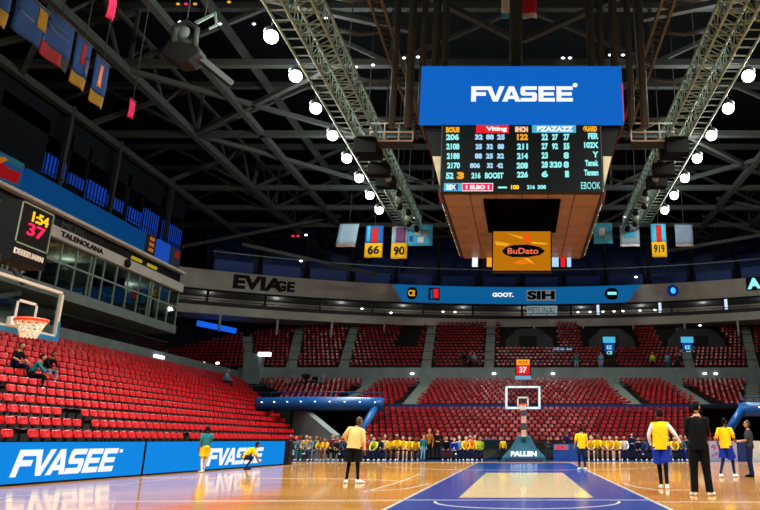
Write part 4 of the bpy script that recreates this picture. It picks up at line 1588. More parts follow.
banner('dull grey-blue banner with a pale lower hem, furthest along the row', (14.6, 58, 20.05), XR, 1.6, 2.1, [(0, 0.9, mat('cloth_grey', (116, 132, 152), 0.85)), (0.9, 1, mat('cloth_dusty', (150, 130, 120)))], 'banners by the scoreboard')
G2 = 'championship banners over the side stand'
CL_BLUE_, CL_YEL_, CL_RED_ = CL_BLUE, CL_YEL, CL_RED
CL_BLUE, CL_YEL, CL_RED = mat('cloth_unlit_blue', (20, 62, 118), 0.9), mat('cloth_unlit_yellow', (150, 116, 18), 0.9), mat('cloth_unlit_red', (140, 22, 34), 0.9)  # darker copies of the banner cloths: the dim light is put into the colour
YR = (0, 1, 0)
banner('blue and yellow banner cut off by the picture corner', (-19, 21.0, 17.3), YR, 1.3, 1.55, [(0, 0.6, CL_BLUE), (0.6, 1, CL_YEL)], G2, rope=5.5)
banner('blue banner with an upright yellow stripe along one edge', (-19, 22.7, 17.75), YR, 1.7, 1.75, [(0, 1, CL_BLUE)], G2, [(0.68, 0.95, 0.05, 0.55, CL_YEL), (0.1, 0.6, 0.45, 0.52, NAVY)], rope=5.2)
banner('wide blue banner with dark lines and a red lower corner', (-19, 24.2, 18.0), YR, 1.7, 2.1, [(0, 0.72, CL_BLUE), (0.72, 1, BLACK)], G2, [(0.0, 0.7, 0.72, 1.0, CL_RED), (0.1, 0.85, 0.2, 0.26, NAVY), (0.1, 0.85, 0.34, 0.4, NAVY)], rope=5)
banner('narrow blue banner with a red stroke and yellow foot', (-19, 25.75, 17.95), YR, 1.0, 2.2, [(0, 0.76, CL_BLUE), (0.76, 1, CL_YEL)], G2, [(0.45, 0.7, 0.08, 0.5, CL_RED), (0.75, 0.95, 0.3, 0.7, NAVY)], rope=5)
banner('narrow blue banner with an orange column of letters and yellow foot', (-19, 27.1, 17.8), YR, 1.0, 2.2, [(0, 0.76, CL_BLUE), (0.76, 1, CL_YEL)], G2, [(0.42, 0.62, 0.12, 0.6, mat('cloth_orange', (230, 120, 30)))], rope=5.2)
p = at_x(113, 0, -17)
banner('small magenta streamer high over the blue banners', (-17, p.y, p.z + 0.2), YR, 0.5, 1.1, [(0, 1, CL_PINK)], 'magenta streamers', rope=4)
p = at_x(133, 100, -19)
banner('small magenta streamer hanging below the long girder', (-19.0, p.y, p.z), YR, 0.45, 0.95, [(0, 1, CL_PINK)], 'magenta streamers', rope=4)
CL_BLUE, CL_YEL, CL_RED = CL_BLUE_, CL_YEL_, CL_RED_
p = at_y(515, 0, 31)
banner('white flag half hidden behind the scoreboard column', (p.x - 0.35, 31, p.z + 0.9), XR, 0.75, 2.0, [(0, 0.85, CL_WHT), (0.85, 1, CL_CYAN)], 'flags above the scoreboard', rope=3)
banner('red flag with a white hem above the scoreboard column', (p.x + 0.75, 31, p.z + 0.9), XR, 0.8, 2.0, [(0, 0.85, CL_RED), (0.85, 1, CL_WHT)], 'flags above the scoreboard', rope=3)
# ================================================================== COURTSIDE
BK = 0.118


def board_pt(px, py):
    r = ray(px, py)
    k = (-13.81 - BK * 18.8) / (r[0] - BK * r[1])
    return Vector((r[0] * k, r[1] * k, CAM_H + r[2] * k))


def bx(y):
    return -13.81 + BK * (y - 18.8)


BDIR = Vector((BK, 1, 0)).normalized()
BNRM = Vector((1, -BK, 0)).normalized()
for lab, ya, yb, (q0, q1) in (('long bright blue advertising board at the side of the court, nearer half', 17.5, 24.4, ((12, 448.2, 476), (117, 449.6, 471.8))),
                              ('long bright blue advertising board with a player crouching before its lettering', 24.5, 35.1, ((207, 447.8, 465.6), (263, 447.8, 463)))):
    r = thing('advertising_board', lab, 'board', (0, 0, 0), 0, None)
    a, b = Vector((bx(ya), ya, 0)), Vector((bx(yb), yb, 0))
    m = MB()
    m.obox((a + b) / 2 + Vector((0, 0, 0.58)) - BNRM * 0.12, (b - a) / 2, BNRM * 0.1, (0, 0, 0.58))
    m.build('housing', [BLACK], r)
    m = MB()
    m.obox((a + b) / 2 + Vector((0, 0, 0.60)) - BNRM * 0.01, (b - a) / 2 - BDIR * 0.02, BNRM * 0.012, (0, 0, 0.54))
    sc = m.build('screen', [LED], r)
    p0t, p0b = board_pt(q0[0], q0[1]), board_pt(q0[0], q0[2])
    p1t, p1b = board_pt(q1[0], q1[1]), board_pt(q1[0], q1[2])
    c = (p0t + p0b + p1t + p1b) / 4
    L = ((p1t + p1b) / 2 - (p0t + p0b) / 2).length
    block_text('FVASEE', Vector((c.x, c.y, c.z)) + BNRM * 0.003, BDIR, Z_, L, (p0t.z - p0b.z + p1t.z - p1b.z) / 2, LED_W, sc, shear=0.28, depth=0.008)
    if ya < 20:
        p = Vector((c.x, c.y, c.z)) + BDIR * (L / 2 + 0.12) + BNRM * 0.014 + Vector((0, 0, 0.27))
        MB().obox(p, BDIR * 0.07, BNRM * 0.004, (0, 0, 0.05)).build('dot', [LED_W], sc)
    rebase(r)

# dark barrier that closes the end of the boards
tag(MB().box((-12.1, 35.2, 0), (-11.7, 35.7, 1.1)).build('barrier', [BLACK]), 'short black barrier at the far end of the blue advertising boards', 'barrier')

# ------------------------------------------------------------------ side basket with its shot clock
r = thing('side_basket', 'side basketball backboard with white frame hanging beneath the large shot clock', 'basketball hoop')
XB = -11.2
yb0, yb1, zb0, zb1 = 13.85, 16.12, 3.55, 4.68
bb = MB().box((XB - 0.05, yb0, zb0), (XB - 0.02, yb1, zb1)).build('backboard', [GLASS], r)
m = MB()
m.box((XB - 0.07, yb0, zb1 - 0.06), (XB + 0.02, yb1, zb1)).box((XB - 0.07, yb0, zb0), (XB + 0.02, yb0 + 0.06, zb1)).box((XB - 0.07, yb1 - 0.06, zb0), (XB + 0.02, yb1, zb1)).box((XB - 0.07, yb0, zb0), (XB + 0.02, yb1, zb0 + 0.08))
m.build('frame', [WHITE], bb)
m = MB()
m.box((XB - 0.1, yb0 - 0.02, zb0 - 0.07), (XB + 0.05, yb1 + 0.03, zb0 + 0.02)).box((XB - 0.1, yb1 - 0.04, zb0), (XB + 0.03, yb1 + 0.03, zb0 + 0.4))
m.build('edge_pad', [mat('pad_blue', (40, 130, 200), 0.4)], bb)
m = MB()
for (a0, a1, c0, c1) in ((14.68, 15.34, 4.18, 4.24), (14.68, 14.74, 3.80, 4.24), (15.28, 15.34, 3.80, 4.24)):
    m.box((XB - 0.02, a0, c0), (XB + 0.0, a1, c1))
m.build('target_square', [WHITE], bb)
rc = Vector((XB + 0.44, 14.62, 3.73))
RR = 0.30
MB().tube([rc + Vector((RR * math.cos(2 * PI * k / 28), RR * math.sin(2 * PI * k / 28), 0)) for k in range(29)], 0.035, 8).build('rim', [ORANGE], r)
MB().box((XB - 0.02, rc.y - 0.12, 3.62), (XB + 0.16, rc.y + 0.12, 3.80)).build('rim_bracket', [WHITE], r)


def net(c, R, parent, r0=0.012):
    m = MB()
    n, L = 12, 0.46 * R / 0.23 * 0.62
    lv = 5
    def P(k, v):
        rr = R * (1 - 0.52 * (v / lv) ** 0.8)
        a = 2 * PI * (k + 0.5 * (v % 2)) / n
        return c + Vector((rr * math.cos(a), rr * math.sin(a), -L * v / lv))
    for v in range(lv):
        for k in range(n):
            m.bar(P(k, v), P(k, v + 1), r0 * 2)
            m.bar(P(k + (1 if v % 2 else 0), v), P(k + (0 if v % 2 else 0) + (0 if v % 2 else -1) + (0 if v % 2 else 0), v + 1), r0 * 2)
    m.build('net', [NET], parent)


net(rc, RR, r)
# steel boom back to the base outside the picture
m = MB()
m.bar((XB - 0.15, 14.9, 3.9), (-12.0, 12.2, 3.4), 0.16)
m.bar((XB - 0.15, 14.9, 4.4), (-12.0, 12.2, 3.4), 0.1)
m.build('boom', [STEEL], r)
MB().tube([(-12.0, 12.2, 3.5), (-12.3, 10.8, 0.5)], 0.14, 8).build('mast', [BLUE_V], r)
MB().box((-13.2, 9.6, 0), (-11.6, 11.6, 0.6)).build('base', [BLUE_V], r)
rebase(r)

r = thing('shot_clock', 'black shot clock box with yellow and red digits above the side backboard', 'clock')
MB().box((XB - 0.5, 14.22, 5.02), (XB, 15.30, 6.40)).build('housing', [BLACK], r)
m = MB()
for (a0, a1, c0, c1) in ((14.24, 15.28, 6.36, 6.39), (14.24, 15.28, 5.42, 5.45), (14.24, 14.265, 5.42, 6.39), (15.255, 15.28, 5.42, 6.39)):
    m.box((XB, a0, c0), (XB + 0.02, a1, c1))
m.build('frame', [STEEL_L], r)
text('1:54', (XB + 0.01, 14.86, 6.13), Y_, Z_, 0.52, 0.24, LEDYEL, r, 'digits', bold=0.02)
text('37', (XB + 0.01, 14.80, 5.82), Y_, Z_, 0.56, 0.29, LEDPINK, r, 'digits', bold=0.02)
text('DEEEEUARN', (XB + 0.01, 14.72, 5.24), Y_, Z_, 0.92, 0.13, WHITE, r, bold=0.04)
m = MB()
m.bar((XB - 0.25, 14.5, 5.05), (XB - 0.1, 14.9, 4.6), 0.08)
m.bar((XB - 0.25, 14.3, 5.1), (-11.9, 12.6, 3.5), 0.12)
m.build('arm', [STEEL], r)
rebase(r)

# ------------------------------------------------------------------ far basket
r = thing('far_basket', 'basketball stand with teal padded base and clear backboard at the far baseline', 'basketball hoop')
YH = 37.9
bb = MB().box((-0.86, YH, 2.9), (0.96, YH + 0.03, 4.02)).build('backboard', [glass('board_glass', (0.8, 0.8, 0.82), 0.1)], r)
m = MB()
for a in ((-0.92, 2.84, 1.02, 2.96), (-0.92, 3.98, 1.02, 4.08), (-0.92, 2.84, -0.8, 4.08), (0.9, 2.84, 1.02, 4.08)):
    m.box((a[0], YH - 0.03, a[1]), (a[2], YH + 0.05, a[3]))
m.build('frame', [glow('frame_cyan', (150, 200, 215), 0.35, base=(0.7, 0.8, 0.82))], bb)
m = MB()
for a in ((-0.26, 3.0, -0.19, 3.48), (0.29, 3.0, 0.36, 3.48), (-0.26, 3.42, 0.36, 3.5)):
    m.box((a[0], YH - 0.02, a[1]), (a[2], YH, a[3]))
m.build('target_square', [WHITE], bb)
rc = Vector((0.05, YH - 0.42, 3.05))
MB().tube([rc + Vector((0.23 * math.cos(2 * PI * k / 20), 0.23 * math.sin(2 * PI * k / 20), 0)) for k in range(21)], 0.03, 6).build('rim', [ORANGE], r)
MB().box((-0.06, YH - 0.22, 2.98), (0.16, YH, 3.12)).build('rim_bracket', [ORANGE], r)
net(rc, 0.23, r, 0.009)
for q in range(5):
    z0, z1 = 1.15 + 0.37 * q, 1.15 + 0.37 * (q + 1)
    y0, y1 = 40.9 - 0.5 * q, 40.9 - 0.5 * (q + 1)
    MB().obox((0.1, (y0 + y1) / 2 - 0.0, (z0 + z1) / 2), (0.14, 0, 0), Vector((0, (y1 - y0) / 2 * 1.02, (z1 - z0) / 2 * 1.02)), (0, 0.16, 0.14)).build('column_pad', [WHITE if q % 2 else TEAL], r)
m = MB()
m.rings([[(-1.18, 40.2, 0), (1.38, 40.2, 0), (1.38, 42.2, 0), (-1.18, 42.2, 0)], [(-1.15, 40.2, 0.25), (1.35, 40.2, 0.25), (1.3, 42.2, 0.3), (-1.1, 42.2, 0.3)],
         [(-0.72, 40.5, 0.62), (0.92, 40.5, 0.62), (0.9, 42.1, 0.7), (-0.7, 42.1, 0.7)], [(-0.28, 40.8, 1.4), (0.48, 40.8, 1.4), (0.46, 41.7, 1.45), (-0.26, 41.7, 1.45)]])
o = m.build('base_pad', [TEAL], r)
for p in o.data.polygons:
    p.use_smooth = False
text('PALLEN', (0.1, 40.33, 0.43), (1, 0, 0), Vector((0, 0.3, 0.37)), 1.5, 0.36, WHITE, r, bold=0.05)
MB().bar((0.1, YH + 0.05, 3.4), (0.1, 39.0, 2.75), 0.2).build('arm', [TEAL], r)
MB().box((-0.95, 40.0, 0.0), (1.15, 40.2, 0.2)).build('kick_pad', [NAVY], r)
rebase(r)
r = thing('shot_clock', 'small red and yellow shot clock standing on top of the far backboard', 'clock')
MB().box((-0.38, YH + 0.06, 4.42), (0.5, YH + 0.3, 5.62)).build('housing', [BLACK], r)
MB().box((-0.31, YH + 0.03, 4.72), (0.43, YH + 0.06, 5.25)).build('red_field', [LEDRED], r)
MB().box((-0.31, YH + 0.03, 5.25), (0.43, YH + 0.06, 5.55)).build('yellow_field', [LEDORG], r)
text('37', (0.06, YH + 0.02, 4.98), (1, 0, 0), Z_, 0.4, 0.32, LED_W, r, 'digits')
text('0:24', (0.06, YH + 0.02, 5.4), (1, 0, 0), Z_, 0.5, 0.16, LEDRED, r, 'digits')
MB().box((-0.38, YH + 0.02, 4.44), (0.5, YH + 0.06, 4.66)).build('lower_plate', [glow('plate_sky', (130, 185, 215), 0.8)], r)
MB().bar((0.06, YH + 0.15, 4.05), (0.06, YH + 0.15, 4.45), 0.1).build('post', [STEEL], r)
rebase(r)

# ------------------------------------------------------------------ courtside boards, barriers
r = thing('scorer_board', 'blue courtside board with a red and white patch, beside the far basket', 'board')
MB().box((1.85, 41.4, 0), (3.75, 41.75, 0.98)).build('face', [mat('board_blue', (20, 70, 150), 0.4)], r)
MB().box((1.9, 41.37, 0.64), (2.75, 41.4, 0.94)).build('patch', [glow('patch_pale', (190, 160, 190), 0.5)], r)
text('ZK', (2.3, 41.36, 0.79), (1, 0, 0), Z_, 0.7, 0.2, LEDRED, r, bold=0.06)
rebase(r)
r = thing('glass_podium', 'translucent teal podium box standing before the end benches', 'podium')
MB().box((-2.28, 41.2, 0), (-1.5, 41.8, 1.22)).build('panel', [GLASS_T], r)
MB().box((-2.32, 41.16, 1.2), (-1.46, 41.84, 1.27)).build('lid', [TEAL], r)
MB().box((-2.32, 41.16, 0), (-1.46, 41.84, 0.08)).build('foot', [NAVY], r)
rebase(r)
PB = mat('poster_blue', (30, 60, 120), 0.4)
for q, (x0, x1, lab) in enumerate(((10.85, 12.5, 'poster board with a pink and pale blue picture near the man in black'), (12.55, 13.25, 'dark blue poster board between the two brighter ones'), (13.3, 14.15, 'plain white poster board behind the walking yellow player'), (14.2, 16.4, 'dark teal poster board behind the man in dark clothes'))):
    r = thing('poster_board', lab, 'board', (0, 0, 0), 0, 'poster boards by the court')
    MB().box((x0, 40.7, 0), (x1, 40.95, 1.15)).build('face', [mat('poster_lilac', (176, 176, 210), 0.4) if q == 0 else PB if q == 1 else (WHITE if q == 2 else TEAL)], r)
    if q == 0:
        RB = random.Random(5)
        for t in range(26):
            u, v = RB.uniform(x0 + 0.12, x1 - 0.3), RB.uniform(0.25, 0.92)
            c_ = RB.choice([glow('poster_pink_glow', (226, 90, 150), 0.6), glow('poster_sky_glow', (120, 190, 230), 0.6), glow('poster_white_glow', (220, 215, 235), 0.6)])  # printed marks given a glow of their own, though the board is no lamp
            MB().box((u, 40.68, v), (u + RB.uniform(0.08, 0.2), 40.7, v + RB.uniform(0.05, 0.13))).build('print', [c_], r)
    rebase(r)
r = thing('basketball', 'orange basketball resting on top of the pink picture board', 'ball')
MB().sphere((11.35, 40.82, 1.30), 0.15, 16, 12).build('ball', [mat('ball_orange', (226, 110, 40), 0.6)], r)
MB().tube([(11.35 + 0.151 * math.cos(2 * PI * k / 24), 40.82 + 0.151 * math.sin(2 * PI * k / 24), 1.30) for k in range(25)], 0.006, 5).build('seam', [BLACK], r)
rebase(r)

# ================================================================== PEOPLE
SKINS = [mat('skin_tan', (196, 140, 104), 0.55, var=0.05), mat('skin_brown', (122, 78, 52), 0.55, var=0.05), mat('skin_fair', (224, 176, 146), 0.55, var=0.05)]
HAIRS = [mat('hair_black', (12, 10, 9), 0.8, spec=0.1), mat('hair_brown', (60, 38, 24), 0.6), mat('hair_grey', (150, 146, 140), 0.7)]
EYE = mat('eye', (20, 18, 18), 0.2)
LIP = mat('lip', (150, 70, 64), 0.5)
CLOTH = {}


def cl(name, rgb):
    if name not in CLOTH:
        CLOTH[name] = mat('cloth_' + name, rgb, 0.85, var=0.1, scale=9, spec=0.12)
    return CLOTH[name]


YELLOW = cl('jersey_yellow', (248, 196, 24)); BLACKC = cl('black', (10, 11, 12)); ROYAL = cl('royal', (26, 48, 156)); NAVYC = cl('navy', (22, 32, 70))
WHITEC = cl('white', (228, 226, 220)); MAROON = cl('maroon', (92, 26, 40)); TEALC = cl('teal', (40, 118, 124)); GREYC = cl('grey', (120, 126, 130))
SKYC = cl('sky', (110, 176, 220)); CREAMC = cl('cream', (212, 182, 116)); ORANGEC = cl('orange', (240, 130, 40)); LIMEC = cl('lime', (200, 220, 60)); DENIM = cl('denim', (54, 74, 110)); CHAR = cl('charcoal', (52, 54, 60)); REDC = cl('red', (170, 26, 34))

STAND = dict(pelvis=(0, 0, .97), waist=(0, 0, 1.11), chest=(0, .005, 1.32), neck=(0, 0, 1.49), head=(0, .015, 1.57),
             shR=(.175, 0, 1.445), elR=(.235, -.02, 1.17), wrR=(.245, .05, .93), paR=(.245, .07, .86),
             hipR=(.095, 0, .92), knR=(.11, .02, .51), anR=(.115, -.02, .09), toR=(.13, .15, .04))
SIT = dict(pelvis=(0, 0, .53), waist=(0, .02, .68), chest=(0, .07, .88), neck=(0, .10, 1.04), head=(0, .13, 1.12),
           shR=(.175, .09, 1.0), elR=(.23, .19, .76), wrR=(.16, .38, .64), paR=(.12, .44, .62),
           hipR=(.1, .03, .51), knR=(.14, .45, .52), anR=(.14, .42, .09), toR=(.15, .58, .04))
RAD = dict(pelvis=.14, waist=.125, chest=.15, neck=.07, head=.055, sh=.07, el=.046, wr=.033, pa=.036, hip=.095, kn=.06, an=.042, to=.04)


def full_pose(base, over):
    p = {}
    for k, v in base.items():
        p[k] = Vector(v)
        if k.endswith('R'):
            p[k[:-1] + 'L'] = Vector((-v[0], v[1], v[2]))
    for k, v in over.items():
        p[k] = Vector(v)
    return p


def skin_surface(P):
    names = ['pelvis', 'waist', 'chest', 'neck', 'head']
    edges = [('pelvis', 'waist'), ('waist', 'chest'), ('chest', 'neck'), ('neck', 'head')]
    for s_ in 'RL':
        names += [k + s_ for k in ('sh', 'el', 'wr', 'pa', 'hip', 'kn', 'an', 'to')]
        edges += [('chest', 'sh' + s_), ('sh' + s_, 'el' + s_), ('el' + s_, 'wr' + s_), ('wr' + s_, 'pa' + s_), ('pelvis', 'hip' + s_), ('hip' + s_, 'kn' + s_), ('kn' + s_, 'an' + s_), ('an' + s_, 'to' + s_)]
    idx = {n: i for i, n in enumerate(names)}
    me = bpy.data.meshes.new('skeleton')
    me.from_pydata([P[n] for n in names], [(idx[a], idx[b]) for a, b in edges], [])
    o = bpy.data.objects.new('skeleton', me)
    C.objects.link(o)
    o.modifiers.new('skin', 'SKIN')
    o.modifiers['skin'].use_smooth_shade = True
    sv = me.skin_vertices[0].data
    for n, i in idx.items():
        r_ = RAD[n if n in RAD else n[:-1]]
        sv[i].radius = (r_, r_)
        sv[i].use_root = (n == 'pelvis')
    o.modifiers.new('sub', 'SUBSURF').levels = 1
    dg = bpy.context.evaluated_depsgraph_get()
    em = bpy.data.meshes.new_from_object(o.evaluated_get(dg))
    vs = [v.co.copy() for v in em.vertices]
    fs = [tuple(p.vertices) for p in em.polygons]
    bpy.data.objects.remove(o)
    bpy.data.meshes.remove(me)
    bpy.data.meshes.remove(em)
    return vs, fs


def seg_d(p, a, b):
    ab = b - a
    t = max(0, min(1, (p - a).dot(ab) / max(1e-9, ab.dot(ab))))
    return (p - a - ab * t).length


# slots: 0 skin, 1 top, 2 upper arm, 3 forearm, 4 hips and thighs, 5 shins, 6 shoes, 7 eye, 8 lip
def body_mesh(P, yaw=0.0, pitch=0.0, hands=True):
    vs, fs = skin_surface(P)
    bones = [('pelvis', 'waist', 1), ('waist', 'chest', 1), ('chest', 'neck', 1), ('neck', 'head', 0)]
    for s_ in 'RL':
        bones += [('chest', 'sh' + s_, 1), ('sh' + s_, 'el' + s_, 2), ('el' + s_, 'wr' + s_, 3), ('wr' + s_, 'pa' + s_, 0), ('pelvis', 'hip' + s_, 4), ('hip' + s_, 'kn' + s_, 4), ('kn' + s_, 'an' + s_, 5), ('an' + s_, 'to' + s_, 6)]
    m = MB()
    m.v = [tuple(v) for v in vs]
    for f in fs:
        c = sum((vs[i] for i in f), Vector()) / len(f)
        best = min(bones, key=lambda b: seg_d(c, P[b[0]], P[b[1]]))
        m.f.append(list(f)); m.mi.append(best[2]); m.sm.append(True)
    # head
    Rm = Matrix.Rotation(yaw, 3, 'Z') @ Matrix.Rotation(pitch, 3, 'X')
    hc = P['head'] + Rm @ Vector((0, 0.012, 0.115))
    rg = []
    n, k2 = 16, 12
    for i in range(1, k2):
        t = PI * i / k2
        z = -math.cos(t)
        ring = []
        for k in range(n):
            a = 2 * PI * k / n
            x, y = math.sin(t) * math.cos(a), math.sin(t) * math.sin(a)
            nar = 1 - 0.30 * max(0, -z) ** 1.3
            fwd = 0.012 * max(0, -z) if y > 0 else -0.012 * max(0, -z) * -1
            v = Vector((x * .076 * nar, y * .095 * (1 - 0.12 * max(0, -z)) + fwd, z * .118))
            ring.append(hc + Rm @ v)
        rg.append(ring)
    m.rings(rg, 0)
    L = lambda x, y, z: hc + Rm @ Vector((x, y, z))
    m.add([L(-.012, .088, .02), L(.012, .088, .02), L(.02, .09, -.025), L(-.02, .09, -.025), L(0, .118, -.022), L(0, .094, .025)], [(0, 5, 4, 3), (5, 1, 2, 4), (3, 4, 2)], 0)
    for sx in (-1, 1):
        m.sphere(L(sx * .03, .084, .012), (.013, .009, .008), 8, 6, 7, Rm)
        m.sphere(L(sx * .078, -.005, -.005), (.012, .022, .034), 8, 6, 0, Rm)
    m.sphere(L(0, .083, -.058), (.024, .01, .008), 8, 6, 8, Rm)
    if hands:
        for s_ in 'RL':
            w_, p_ = P['wr' + s_], P['pa' + s_]
            d = (p_ - w_).normalized()
            side = Vector((0, 1, 0)) - d * d.y
            if side.length < 0.2:
                side = Vector((1, 0, 0)) - d * d.x
            side.normalize()
            nrm = d.cross(side)
            inward = Vector((-1 if s_ == 'R' else 1, 0, 0))
            if nrm.dot(inward) < 0:
                nrm = -nrm
            base = p_ + d * 0.02
            for q, (off, ln) in enumerate(((-.027, .062), (-.009, .074), (.009, .07), (.027, .055))):
                a = base + side * off
                b = a + d * ln * 0.55 + side * off * 0.15
                c = b + (d * 0.75 + nrm * 0.5).normalized() * ln * 0.5
                m.tube([a - d * 0.03, a, b, c], [.010, .010, .009, .007], 6, 0)
            a = p_ - d * 0.02 + side * 0.03
            m.tube([a - side * 0.015, a + side * 0.022 + d * 0.025, a + side * 0.03 + d * 0.055 + nrm * 0.012], [.012, .010, .008], 6, 0)
    return m, hc, Rm


def hair_mesh(hc, Rm, long_=False):
    m = MB()
    n, k2 = 16, 10
    def P(i, k):
        t = PI * i / k2
        a = 2 * PI * k / n
        v = Vector((math.sin(t) * math.cos(a) * .084, math.sin(t) * math.sin(a) * .102 - .008, math.cos(t) * .122 + .008))
        return v
    vs, fs = [], []
    for i in range(k2 + 1):
        for k in range(n):
            vs.append(P(i, k))
    for i in range(k2):
        for k in range(n):
            f = (i * n + k, i * n + (k + 1) % n, (i + 1) * n + (k + 1) % n, (i + 1) * n + k)
            c = sum((vs[j] for j in f), Vector()) / 4
            lim = 0.075 if c.y > 0.03 else (-0.01 if c.y > -0.02 else (-0.075 if not long_ else -0.11))
            if c.z > lim:
                fs.append(f)
    m.add([hc + Rm @ v for v in vs], fs, 0, True)
    return m


def ell(c, R, D, rx, ry, n=14):
    return [c + R * rx * math.cos(2 * PI * k / n) + D * ry * math.sin(2 * PI * k / n) for k in range(n)]


def shirt_mesh(P, sleeve, hem=0.05, loose=1.0):
    m = MB()
    R = (P['shR'] - P['shL']).normalized()
    up = (P['neck'] - P['pelvis']).normalized()
    D = up.cross(R).normalized()
    R = D.cross(up).normalized()
    hm = P['pelvis'] - up * hem
    m.rings([ell(hm, R, D, .185 * loose, .142 * loose), ell(P['pelvis'] + up * .05, R, D, .178 * loose, .138 * loose), ell(P['waist'], R, D, .17 * loose, .13 * loose), ell(P['chest'], R, D, .192, .148), ell(P['chest'] + (P['neck'] - P['chest']) * .55, R, D, .185, .125),
             ell(P['neck'] - up * .015, R, D, .12, .09), ell(P['neck'] + up * .02, R, D, .07, .068)], cap=(False, False))
    for s_ in 'RL':
        a, b, w_ = P['sh' + s_], P['el' + s_], P['wr' + s_]
        inn = P['chest'].lerp(P['neck'], .6).lerp(a, .55)
        if sleeve <= 0:
            continue
        pts, rs = [inn, a], [.085, .088]
        if sleeve <= 1:
            pts.append(a.lerp(b, sleeve)); rs.append(.074)
        else:
            pts += [b, b.lerp(w_, sleeve - 1)]; rs += [.064, .05]
        m.tube(pts, rs, 10, 0, False)
    return m


def legs_mesh(P, ln, r0=.112, r1=.118, waist=True):
    """shorts (ln<=1 of the thigh) or trousers (ln=2)"""
    m = MB()
    R = (P['hipR'] - P['hipL']).normalized()
    up = (P['waist'] - P['pelvis']).normalized()
    D = up.cross(R).normalized()
    m.rings([ell(P['pelvis'] + up * .10, R, D, .165, .132), ell(P['pelvis'], R, D, .182, .148), ell(P['pelvis'] - up * .07, R, D, .178, .142)], cap=(True, True))
    for s_ in 'RL':
        h, k, a = P['hip' + s_], P['kn' + s_], P['an' + s_]
        st_ = h + up * .04
        if ln <= 1:
            m.tube([st_, h.lerp(k, .4), h.lerp(k, ln)], [r0, r0, r1], 12, 0, False)
        else:
            m.tube([st_, h.lerp(k, .5), k, k.lerp(a, .5), a + (a - k).normalized() * .02], [r0, .1, .082, .074, .072], 12, 0, False)
    return m


def shoe_mesh(P):
    out = []
    for s_ in 'RL':
        a, t = P['an' + s_], P['to' + s_]
        d = (t - a)
        d = Vector((d.x, d.y, 0)) if abs(d.z) < 0.09 else d
        d = d.normalized()
        R = d.cross(Vector((0, 0, 1))).normalized()
        U = R.cross(d)
        heel = a - d * .06
        low = min(a.z, t.z)
        m = MB()
        c = lambda q, dz: heel + d * q + U * dz
        base = -(a.z - 0.0) if low < .1 and a.z < .12 else -.085
        def oval(cc, rx, rz):
            return [cc + R * rx * math.cos(2 * PI * k / 10) + U * max(-rz, rz * math.sin(2 * PI * k / 10)) for k in range(10)]
        h2 = -base
        m.rings([oval(c(.0, base + .05), .03, .05), oval(c(.04, base + .055), .045, .055), oval(c(.12, base + .05), .048, .05), oval(c(.2, base + .035), .052, .035), oval(c(.26, base + .028), .04, .028), oval(c(.285, base + .024), .015, .02)])
        out.append(m)
    return out


def person(label, base, over, loc, rz, H, cols, skin=0, hair=0, yaw=0.0, pitch=0.0, shirt=None, bottom=None, shoes=None, group=None, long_hair=False, bald=False):
    """cols: top, upper arm, forearm, thigh, shin, shoe (None = bare skin)"""
    P = full_pose(base, over)
    m, hc, Rm = body_mesh(P, yaw, pitch)
    sk = SKINS[skin]
    k = H / 1.8
    r = thing('person', label, 'person', loc, rz, group)
    parts = []
    parts.append(m.build('body', [sk] + [c or sk for c in cols[:5]] + [cols[5] or sk, EYE, LIP], r))
    if not bald:
        parts.append(hair_mesh(hc, Rm, long_hair).build('hair', [HAIRS[hair]], r))
    if shirt:
        parts.append(shirt_mesh(P, *shirt[1:]).build('shirt', [shirt[0]], r))
    if bottom:
        parts.append(legs_mesh(P, *bottom[2:]).build(bottom[0], [bottom[1]], r))
    if shoes:
        for sm in shoe_mesh(P):
            parts.append(sm.build('shoe', [shoes], r))
    for o in parts:
        o.data.transform(Matrix.Scale(k, 4))
    return r


# ------------------------------------------------------------------ players and staff on the court
person('man in a black jacket and black trousers standing on the court with his back turned', STAND,
       dict(knR=(.13, .03, .51), anR=(.165, -.02, .09), toR=(.24, .13, .04), knL=(-.11, .02, .51), anL=(-.12, -.02, .09), toL=(-.17, .13, .04), shR=(.155, 0, 1.445), shL=(-.155, 0, 1.445), elR=(.19, .04, 1.17), wrR=(.11, .24, 1.06), paR=(.06, .28, 1.04), elL=(-.19, .03, 1.17), wrL=(-.12, .22, 1.04), paL=(-.07, .27, 1.02)),
       at_z(702, 496) + Vector((0, 0.05, 0)), math.radians(-12), 2.06, (BLACKC, BLACKC, BLACKC, BLACKC, BLACKC, WHITEC), 0, 0, -0.5, 0.0, (BLACKC, 1.95, .10, 1.04), ('trousers', BLACKC, 2), WHITEC)
person('player in a yellow shirt over white sleeves and blue shorts walking away on black leggings', STAND,
       dict(elR=(.34, -.04, 1.22), wrR=(.46, .06, 1.03), paR=(.50, .10, .97), elL=(-.27, .02, 1.18), wrL=(-.22, .16, .98), paL=(-.19, .2, .93), knR=(.09, .0, .52), anR=(.09, -.14, .12), toR=(.10, -.03, .04), knL=(-.05, .10, .52), anL=(-.03, .02, .09), toL=(-.05, .17, .04)),
       at_z(663, 489), math.radians(-8), 1.98, (YELLOW, WHITEC, WHITEC, ROYAL, BLACKC, WHITEC), 1, 0, 0.3, 0.1, (YELLOW, .0, .09, 1.06), ('shorts', ROYAL, .82, .118, .14), WHITEC)
